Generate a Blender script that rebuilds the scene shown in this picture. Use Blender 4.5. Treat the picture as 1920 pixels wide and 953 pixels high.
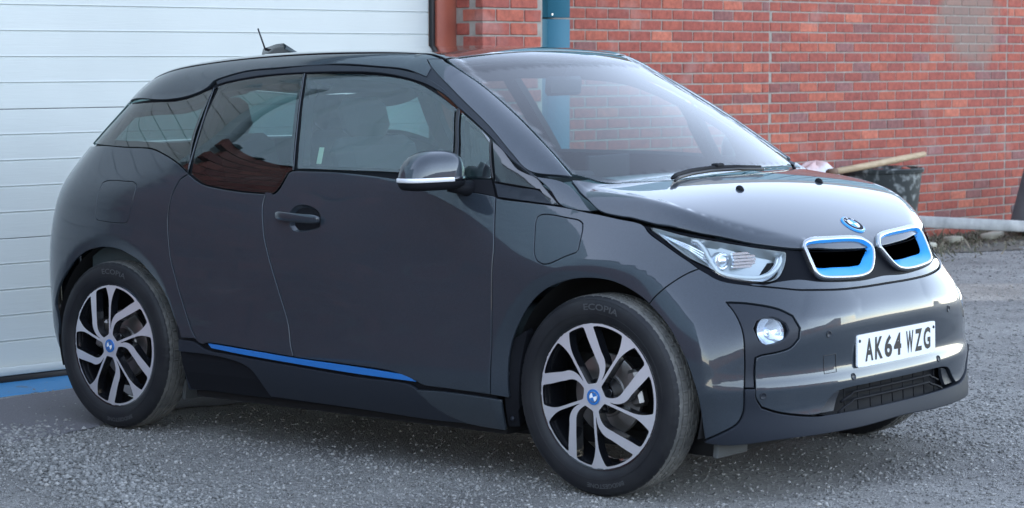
import bpy, bmesh, math, random
import numpy as np
from mathutils import Matrix, Vector
from mathutils.geometry import delaunay_2d_cdt
random.seed(7); rng=np.random.default_rng(7)
sc=bpy.context.scene; COL=sc.collection
for o in list(bpy.data.objects): bpy.data.objects.remove(o)

# ---------------------------------------------------------------- camera
CAM=dict(loc=(4.8414,-6.9163,1.5055),yaw=-.7106,pitch=-.085,roll=-.0175,f=4276.85)
cd=bpy.data.cameras.new('camera'); cam=bpy.data.objects.new('camera',cd); COL.objects.link(cam); sc.camera=cam
cd.sensor_width=36; cd.lens=36*CAM['f']/1920; cd.clip_start=.1; cd.clip_end=600
_y,_p,_r=CAM['yaw'],CAM['pitch'],CAM['roll']
fw=Vector((math.sin(_y)*math.cos(_p),math.cos(_y)*math.cos(_p),math.sin(_p)))
r0=Vector((math.cos(_y),-math.sin(_y),0)); u0=r0.cross(fw)
rr=r0*math.cos(_r)+u0*math.sin(_r); uu=u0*math.cos(_r)-r0*math.sin(_r)
m=Matrix((rr,uu,-fw)).transposed().to_4x4(); m.translation=Vector(CAM['loc']); cam.matrix_world=m
cd.dof.use_dof=True; cd.dof.focus_distance=9.0; cd.dof.aperture_fstop=6.3

# ---------------------------------------------------------------- sky, sun, exposure
SUN_EL,SUN_AZ=math.radians(33),math.radians(213)      # azimuth from +x towards +y
w=bpy.data.worlds.new('World'); sc.world=w; w.use_nodes=True; nt=w.node_tree
bg=nt.nodes['Background']; sky=nt.nodes.new('ShaderNodeTexSky'); sky.sky_type='NISHITA'; sky.sun_disc=False
sky.sun_elevation=SUN_EL; sky.sun_rotation=math.pi/2-SUN_AZ; sky.air_density=1.0; sky.dust_density=.15; sky.ozone_density=1.6
hs=nt.nodes.new('ShaderNodeHueSaturation'); hs.inputs['Saturation'].default_value=.60; nt.links.new(sky.outputs[0],hs.inputs['Color']); nt.links.new(hs.outputs[0],bg.inputs[0])   # thin high haze whitens the sky; bg.inputs[1].default_value=.15
sl=bpy.data.lights.new('sun','SUN'); sl.energy=2.5; sl.angle=math.radians(1); sl.color=(1,.93,.84)
so=bpy.data.objects.new('sun',sl); COL.objects.link(so)
sd=Vector((math.cos(SUN_EL)*math.cos(SUN_AZ),math.cos(SUN_EL)*math.sin(SUN_AZ),math.sin(SUN_EL)))
so.rotation_euler=sd.to_track_quat('Z','Y').to_euler(); so.location=sd*30
sc.view_settings.view_transform='Standard'; sc.view_settings.look='None'; sc.view_settings.exposure=-.2; sc.view_settings.gamma=1
sc.cycles.max_bounces=8; sc.cycles.transparent_max_bounces=16; sc.cycles.glossy_bounces=5

# ---------------------------------------------------------------- materials
def mat(name,col=(.5,.5,.5),rough=.5,metal=0,coat=0,coatr=.03,spec=.5,emit=None,aniso=0):
    M=bpy.data.materials.new(name); M.use_nodes=True; b=M.node_tree.nodes['Principled BSDF']
    b.inputs['Base Color'].default_value=(*col,1); b.inputs['Roughness'].default_value=rough; b.inputs['Metallic'].default_value=metal
    b.inputs['Coat Weight'].default_value=coat; b.inputs['Coat Roughness'].default_value=coatr; b.inputs['Specular IOR Level'].default_value=spec
    return M
def N(M,t,**k):
    n=M.node_tree.nodes.new(t)
    for a,b in k.items(): setattr(n,a,b)
    return n
def L(M,a,b): M.node_tree.links.new(a,b)
def noise_col(M,scale,c1,c2,lo=.35,hi=.65,detail=6,coord='Object',bump=0,bscale=None,dist=.002,stretch=None,rough=None):
    b=M.node_tree.nodes['Principled BSDF']; tc=N(M,'ShaderNodeTexCoord'); src=tc.outputs[coord]
    if stretch:
        mp=N(M,'ShaderNodeMapping'); mp.inputs['Scale'].default_value=stretch; L(M,src,mp.inputs[0]); src=mp.outputs[0]
    n=N(M,'ShaderNodeTexNoise'); n.inputs['Scale'].default_value=scale; n.inputs['Detail'].default_value=detail; L(M,src,n.inputs['Vector'])
    r=N(M,'ShaderNodeValToRGB'); r.color_ramp.elements[0].position=lo; r.color_ramp.elements[1].position=hi
    r.color_ramp.elements[0].color=(*c1,1); r.color_ramp.elements[1].color=(*c2,1); L(M,n.outputs['Fac'],r.inputs[0]); L(M,r.outputs[0],b.inputs['Base Color'])
    if bump:
        n2=N(M,'ShaderNodeTexNoise'); n2.inputs['Scale'].default_value=bscale or scale*4; n2.inputs['Detail'].default_value=5; L(M,src,n2.inputs['Vector'])
        bp=N(M,'ShaderNodeBump'); bp.inputs['Strength'].default_value=bump; bp.inputs['Distance'].default_value=dist; L(M,n2.outputs['Fac'],bp.inputs['Height']); L(M,bp.outputs[0],b.inputs['Normal'])
    return r
def paint_mat(name,col,rough=.32,metal=.55,coat=1.,flake=.004):
    M=mat(name,col,rough,metal,coat,.02)
    b=M.node_tree.nodes['Principled BSDF']; tc=N(M,'ShaderNodeTexCoord')
    v=N(M,'ShaderNodeTexVoronoi'); v.inputs['Scale'].default_value=900; L(M,tc.outputs['Object'],v.inputs['Vector'])
    mx=N(M,'ShaderNodeMix',data_type='RGBA'); mx.inputs[6].default_value=(*[c*.82 for c in col],1); mx.inputs[7].default_value=(*[c*1.22 for c in col],1)
    sp=N(M,'ShaderNodeSeparateColor'); L(M,v.outputs['Color'],sp.inputs[0]); L(M,sp.outputs[0],mx.inputs[0]); L(M,mx.outputs[2],b.inputs['Base Color'])
    b.inputs['Coat IOR'].default_value=1.52; b.inputs['Specular IOR Level'].default_value=.12
    # very slight orange peel in the clear coat
    n=N(M,'ShaderNodeTexNoise'); n.inputs['Scale'].default_value=34; n.inputs['Detail'].default_value=2; L(M,tc.outputs['Object'],n.inputs['Vector'])
    bp=N(M,'ShaderNodeBump'); bp.inputs['Strength'].default_value=.015; bp.inputs['Distance'].default_value=.0012; L(M,n.outputs['Fac'],bp.inputs['Height']); L(M,bp.outputs[0],b.inputs['Coat Normal'])
    # dust film low on the body
    g=N(M,'ShaderNodeNewGeometry'); sx=N(M,'ShaderNodeSeparateXYZ'); L(M,tc.outputs['Object'],sx.inputs[0])
    mr=N(M,'ShaderNodeMapRange'); mr.inputs[1].default_value=.15; mr.inputs[2].default_value=.75; mr.inputs[3].default_value=.045; mr.inputs[4].default_value=.012; L(M,sx.outputs[2],mr.inputs[0])
    L(M,mr.outputs[0],b.inputs['Coat Roughness'])
    return M
M_PAINT=paint_mat('grey_paint',(.028,.037,.048),.30,.15)
M_SILV=paint_mat('satin_grey_paint',(.034,.044,.055),.34,.3)
M_BLACKG=mat('gloss_black',(.006,.007,.010),.12,0,1,.02)
M_MATTE=mat('dark_grey_plastic',(.017,.021,.029),.45,0,.08,.25,spec=.25)
M_BLACKP=mat('black_front_panel',(.004,.005,.008),.5,0,0,spec=.06)
M_LIP=mat('matt_splitter_plastic',(.018,.022,.030),.6,0,0,spec=.15)
M_BLACK=mat('black_plastic',(.006,.007,.010),.7,spec=.2)
M_SEAL=mat('rubber_seal',(.006,.006,.008),.45)
M_WELL=mat('wheel_well_liner',(.004,.004,.005),.85)
M_CHROME=mat('satin_chrome',(.42,.44,.47),.25,1)
M_BLUE=mat('blue_trim',(.015,.15,.46),.3,0,.6,.1)
M_BLUE2=mat('bright_blue_trim',(.025,.29,.74),.4,0,.15,.1,spec=.3)
M_WHITE=mat('white_plastic',(.8,.82,.85),.35,0,.4,.1)
M_PLATE=mat('number_plate_white',(.78,.82,.86),.35,0,.5,.08)
M_INK=mat('plate_black_ink',(.006,.006,.008),.4)
M_FABRIC=mat('seat_fabric',(.045,.05,.055),.9)
M_DASH=mat('dashboard_plastic',(.05,.07,.075),.6)
M_LEATHER=mat('light_seat_trim',(.18,.18,.18),.7)
def glass_mat(name,tint,ior=1.5,refl=1.0,rough=0.0):
    M=bpy.data.materials.new(name); M.use_nodes=True; t=M.node_tree; t.nodes.clear()
    o=N(M,'ShaderNodeOutputMaterial'); mx=N(M,'ShaderNodeMixShader'); tr=N(M,'ShaderNodeBsdfTransparent'); gl=N(M,'ShaderNodeBsdfGlossy'); fr=N(M,'ShaderNodeFresnel')
    g=N(M,'ShaderNodeNewGeometry'); im=N(M,'ShaderNodeMix'); im.inputs[2].default_value=ior; im.inputs[3].default_value=1/ior; L(M,g.outputs['Backfacing'],im.inputs[0]); L(M,im.outputs[0],fr.inputs['IOR']); tr.inputs[0].default_value=(*tint,1); gl.inputs['Roughness'].default_value=rough
    gl.inputs['Color'].default_value=(refl,refl,refl,1)
    L(M,fr.outputs[0],mx.inputs[0]); L(M,tr.outputs[0],mx.inputs[1]); L(M,gl.outputs[0],mx.inputs[2]); L(M,mx.outputs[0],o.inputs[0])
    return M
M_WIND=glass_mat('windscreen_glass',(.72,.90,.90),1.58)
M_SIDEG=glass_mat('green_tinted_side_glass',(.50,.66,.64),2.1)
M_PRIV=glass_mat('dark_privacy_glass',(.24,.36,.36),1.9)
M_LENS=glass_mat('clear_lamp_lens',(.92,.96,.98),1.55)
M_TYRE=mat('tyre_rubber',(.018,.019,.021),.58,spec=.35)
noise_col(M_TYRE,9,(.008,.009,.012),(.019,.020,.022),.35,.75,bump=.15,bscale=120,dist=.001)
M_TREAD=mat('dusty_tyre_tread',(.06,.06,.058),.85)
noise_col(M_TREAD,14,(.075,.077,.075),(.17,.165,.15),.3,.75,bump=.3,bscale=90,dist=.002)
M_TTXT=mat('sidewall_lettering',(.055,.058,.062),.5)
M_ALU=mat('machined_alloy_face',(.64,.63,.66),.33,.5)
M_ALUD=mat('gloss_black_rim',(.010,.011,.014),.25,.2,.8,.08)
M_DISC=mat('brake_disc_steel',(.32,.31,.30),.42,1)
M_REFL=mat('lamp_reflector',(.80,.84,.90),.14,.75)
M_LAMPD=mat('lamp_housing_grey',(.46,.49,.50),.3,.5)
M_DRL=mat('lamp_light_guide',(.55,.59,.60),.25,.1,.6,.05)

# ---------------------------------------------------------------- object helpers
def link(o,parent=None):
    COL.objects.link(o)
    if parent is not None: o.parent=parent
    return o
def tag(o,label=None,cat=None,group=None,kind=None):
    if label:o['label']=label
    if cat:o['category']=cat
    if group:o['group']=group
    if kind:o['kind']=kind
    return o
def empty(name,loc=(0,0,0),label=None,cat=None,group=None):
    o=bpy.data.objects.new(name,None); o.empty_display_size=.2; link(o); o.location=loc; return tag(o,label,cat,group)
def mesh_obj(name,V,F,M,parent=None,smooth=True,normals=None,mats=None,midx=None):
    me=bpy.data.meshes.new(name); me.from_pydata([tuple(map(float,v)) for v in V],[],[tuple(map(int,f)) for f in F]); 
    for mm in (mats or [M]): me.materials.append(mm)
    if midx is not None: me.polygons.foreach_set('material_index',np.array(midx,np.int32))
    me.polygons.foreach_set('use_smooth',np.full(len(me.polygons),bool(smooth)))
    me.update()
    if normals is not None: me.normals_split_custom_set_from_vertices([tuple(map(float,n)) for n in normals])
    o=bpy.data.objects.new(name,me); return link(o,parent)
class MB:
    def __init__(s): s.V=[];s.F=[];s.mi=[]
    def add(s,V,F,mi=0):
        o=len(s.V); s.V+= [tuple(v) for v in V]; s.F+=[tuple(i+o for i in f) for f in F]; s.mi+=[mi]*len(F)
    def box(s,c,d,R=None,mi=0,bev=0):
        x,y,z=[a/2 for a in d]
        if bev:
            b=bev; P=[]
            for zz,k in ((-z,1),(-z+b,0),(z-b,0),(z,1)):
                e=b*k
                P+=[(-x+e,-y+b,zz),(-x+b,-y+e,zz),(x-b,-y+e,zz),(x-e,-y+b,zz),(x-e,y-b,zz),(x-b,y-e,zz),(-x+b,y-e,zz),(-x+e,y-b,zz)]
            F=[tuple(range(7,-1,-1)),tuple(range(24,32))]
            for k in range(3):
                for i in range(8): F.append((k*8+i,k*8+(i+1)%8,k*8+8+(i+1)%8,k*8+8+i))
        else:
            P=[(a,b_,c_) for c_ in (-z,z) for (a,b_) in ((-x,-y),(x,-y),(x,y),(-x,y))]
            F=[(3,2,1,0),(4,5,6,7),(0,1,5,4),(1,2,6,5),(2,3,7,6),(3,0,4,7)]
        P=[Vector(p) for p in P]
        if R is not None: P=[R@p for p in P]
        s.add([p+Vector(c) for p in P],F,mi)
    def tube(s,pts,r,n=8,mi=0,cap=True,closed=False):
        pts=[Vector(p) for p in pts]; m_=len(pts); rs=r if hasattr(r,'__len__') else [r]*m_
        V=[];F=[];up=None
        for i,p in enumerate(pts):
            a=pts[i-1] if (i or closed) else p; b=pts[(i+1)%m_] if (i<m_-1 or closed) else p
            t=(b-a).normalized()
            if up is None: up=t.orthogonal().normalized()
            up=(up-t*up.dot(t)).normalized(); q=t.cross(up)
            for k in range(n):
                an=2*math.pi*k/n; V.append(p+(up*math.cos(an)+q*math.sin(an))*rs[i])
        for i in range(m_ if closed else m_-1):
            for k in range(n):
                j=(i+1)%m_; F.append((i*n+k,i*n+(k+1)%n,j*n+(k+1)%n,j*n+k))
        if cap and not closed: F+= [tuple(range(n-1,-1,-1)),tuple(range((m_-1)*n,m_*n))]
        s.add(V,F,mi)
    def lathe(s,prof,n=48,axis='y',c=(0,0,0),mi=0,a0=0,a1=2*math.pi):
        full=abs(a1-a0-2*math.pi)<1e-6; m_=n if full else n+1; V=[]
        for (r,h) in prof:
            for k in range(m_):
                a=a0+(a1-a0)*k/n; p=(r*math.cos(a),h,r*math.sin(a)) if axis=='y' else ((h,r*math.cos(a),r*math.sin(a)) if axis=='x' else (r*math.cos(a),r*math.sin(a),h))
                V.append((p[0]+c[0],p[1]+c[1],p[2]+c[2]))
        F=[]
        for i in range(len(prof)-1):
            for k in range(n):
                F.append((i*m_+k,i*m_+(k+1)%m_,(i+1)*m_+(k+1)%m_,(i+1)*m_+k))
        s.add(V,F,mi)
    def build(s,name,M,parent=None,smooth=False,mats=None,auto=None):
        o=mesh_obj(name,s.V,s.F,M,parent,smooth,mats=mats,midx=s.mi if mats else None)
        if auto:
            bm=bmesh.new(); bm.from_mesh(o.data)
            bmesh.ops.recalc_face_normals(bm,faces=bm.faces)
            for e in bm.edges:
                if len(e.link_faces)==2 and e.calc_face_angle(0)>math.radians(auto): e.smooth=False
            bm.to_mesh(o.data); bm.free()
            o.data.polygons.foreach_set('use_smooth',np.full(len(o.data.polygons),True))
        return o
def text_mesh(body,bold=0.0):
    cu=bpy.data.curves.new('t','FONT'); cu.body=body; cu.offset=bold; cu.resolution_u=3
    ob=bpy.data.objects.new('t',cu); COL.objects.link(ob); bpy.context.view_layer.update()
    me=bpy.data.meshes.new_from_object(ob.evaluated_get(bpy.context.evaluated_depsgraph_get()))
    V=np.array([v.co[:] for v in me.vertices]).reshape(-1,3); F=[tuple(p.vertices) for p in me.polygons]
    bpy.data.objects.remove(ob); bpy.data.meshes.remove(me); bpy.data.curves.remove(cu)
    return V,F
def nspline(xs,ys):
    xs=np.array(xs,float);ys=np.array(ys,float);n=len(xs)
    h=np.diff(xs);A=np.zeros((n,n));A[0,0]=A[-1,-1]=1
    sh=(n,)+ys.shape[1:];B=np.zeros(sh)
    for i in range(1,n-1):
        A[i,i-1]=h[i-1];A[i,i]=2*(h[i-1]+h[i]);A[i,i+1]=h[i]
        B[i]=6*((ys[i+1]-ys[i])/h[i]-(ys[i]-ys[i-1])/h[i-1])
    M=np.linalg.solve(A,B.reshape(n,-1)).reshape(sh)
    s0=(ys[1]-ys[0])/h[0]-h[0]*M[1]/6; s1=(ys[-1]-ys[-2])/h[-1]+h[-1]*M[-2]/6
    def f(x):
        x=np.asarray(x,float);xc=np.clip(x,xs[0],xs[-1])
        i=np.clip(np.searchsorted(xs,xc,side='right')-1,0,n-2)
        a=(xs[i+1]-xc)/h[i];b=1-a
        hh=h[i]
        if ys.ndim>1: a,b,hh,dx0,dx1=a[...,None],b[...,None],hh[...,None],np.minimum(x-xs[0],0)[...,None],np.maximum(x-xs[-1],0)[...,None]
        else: dx0,dx1=np.minimum(x-xs[0],0),np.maximum(x-xs[-1],0)
        return a*ys[i]+b*ys[i+1]+((a**3-a)*M[i]+(b**3-b)*M[i+1])*hh*hh/6+dx0*s0+dx1*s1
    return f
def table(xs,zs,T):
    """rows z, columns x; bicubic natural spline"""
    T=np.array(T,float);n=len(zs)
    fx=nspline(xs,T.T)              # x -> vector over z
    I=np.eye(n);fz=nspline(zs,I)    # z -> cardinal weights
    return lambda x,z:(fx(x)*fz(z)).sum(-1)
SX=[-3.25,-2.57,-1.9,-1.2,-.5,.1,.42,.7]
SZ=[.12,.30,.50,.60,.70,.79,.88,1.0,1.08,1.25,1.42,1.55]
ST=[[.74,.82,.83,.83,.82,.82,.80,.80],
    [.822,.884,.891,.898,.893,.886,.868,.85],
    [.828,.8845,.8905,.8975,.892,.886,.876,.86],
    [.824,.8805,.8865,.8930,.887,.880,.842,.81],
    [.816,.875,.8805,.8868,.880,.865,.775,.70],
    [.806,.8684,.8735,.8793,.8715,.837,.705,.63],
    [.793,.858,.863,.8677,.858,.790,.672,.60],
    [.765,.835,.838,.840,.828,.71,.635,.56],
    [.73,.797,.812,.818,.800,.66,.595,.50],
    [.64,.705,.735,.745,.735,.60,.5,.45],
    [.54,.60,.645,.66,.65,.52,.42,.35],
    [.45,.51,.555,.575,.57,.46,.34,.3]]
Bw=table(SX,SZ,ST)
xN=nspline([.10,.247,.33,.37,.395,.43,.48,.56,.627,.693,.76,.83,.95,1.1],[.66,.685,.668,.673,.674,.664,.662,.671,.664,.632,.604,.58,.55,.51])
xT=nspline([.15,.30,.50,.70,.88,1.0,1.1,1.25,1.4,1.55],[-3.14,-3.23,-3.275,-3.29,-3.275,-3.235,-3.17,-3.04,-2.90,-2.76])
xS=nspline([.3,1.1,1.35,1.55],[-2.72,-2.66,-2.45,-2.3])
def side(x,y,z,m=3.0):
    B=Bw(x,z);n0=xN(z);n1=xT(z)
    for xc in (0.,-2.57):
        rr=np.sqrt((x-xc)**2+(z-.35)**2);e=np.clip(.465-rr,0,.09)
        B=B-.30*e*e/(e+.02)
    t=np.maximum(0,(x-.10)/(n0-.10));xs=xS(z);s=np.maximum(0,(x-xs)/(n1-xs))
    g=(np.abs(y)/B)**m+t**m+s**m
    return (np.maximum(g,1e-9)**(1/m)-1)*.6
# hood / roof centre profiles
Zh=nspline([-.35,0,.18,.35,.487,.574,.62],[1.115,1.072,1.038,.975,.901,.828,.76])
Yc=nspline([-.3,0,.23,.385,.47,.56],[.66,.69,.665,.545,.44,.30])
Zr=nspline([-3.1,-2.8,-2.4,-1.9,-1.4,-1.0,-.7],[1.38,1.465,1.53,1.562,1.566,1.550,1.515])
def smax(a,b,r):
    h=np.clip(.5+.5*(a-b)/r,0,1)
    return b+(a-b)*h+r*h*(1-h)/1.0*.5
def smin(a,b,r): return -smax(-a,-b,r)
def hood(x,y,z):
    ay=np.abs(y)
    e=ay-Yc(x)
    drop=.08*ay**2+.30*.5*(e+np.sqrt(e*e+.02**2))
    return (z-(Zh(x)-drop))*.85
WS=dict(x0=-.08,z0=1.075,x1=-.885,z1=1.525)
def wind(x,y,z):
    # windscreen, bowed in plan
    xw=WS['x0']+(z-WS['z0'])*(WS['x1']-WS['x0'])/(WS['z1']-WS['z0'])-.27*y*y - .03*np.sin(np.pi*np.clip((z-WS['z0'])/.46,0,1))*-1
    return (x-xw)*.46
def roof(x,y,z):
    return z-(Zr(x)-.09*np.abs(y)**2.2)
def top(x,y,z):
    cab=smax(wind(x,y,z),roof(x,y,z),.05)
    return smin(cab,hood(x,y,z),.01)
def phi(x,y,z):
    r=.035+.075*np.clip((-.15-x)/.3,0,1)
    return smax(smax(side(x,y,z),top(x,y,z),r),(.12-z),.02)
def grad(P,h=1e-4,f=phi):
    P=np.asarray(P,float);g=np.stack([(f(*(P+np.eye(3)[i]*h).T)-f(*(P-np.eye(3)[i]*h).T))/(2*h) for i in range(3)],-1)
    return g/np.linalg.norm(g,axis=-1,keepdims=True)
def march(O,D,t0,t1,n=220,f=phi):
    """first crossing along rays"""
    O=np.broadcast_to(O,D.shape);N=len(D);hit=np.full(N,np.nan)
    ts=np.linspace(t0,t1,n);prev=f(*(O+D*t0).T);act=np.ones(N,bool);lo=np.zeros(N)
    for k in range(1,n):
        i=np.where(act)[0]
        if not len(i):break
        v=f(*(O[i]+D[i]*ts[k]).T)
        c=(v<0)
        j=i[c];lo[j]=ts[k-1];hit[j]=ts[k];act[j]=False
    i=np.where(~np.isnan(hit))[0];a=lo[i];b=hit[i].copy()
    for _ in range(18):
        m=(a+b)/2;v=f(*(O[i]+D[i]*m[:,None]).T)<0
        b=np.where(v,m,b);a=np.where(v,a,m)
    hit[i]=b
    return hit
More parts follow.
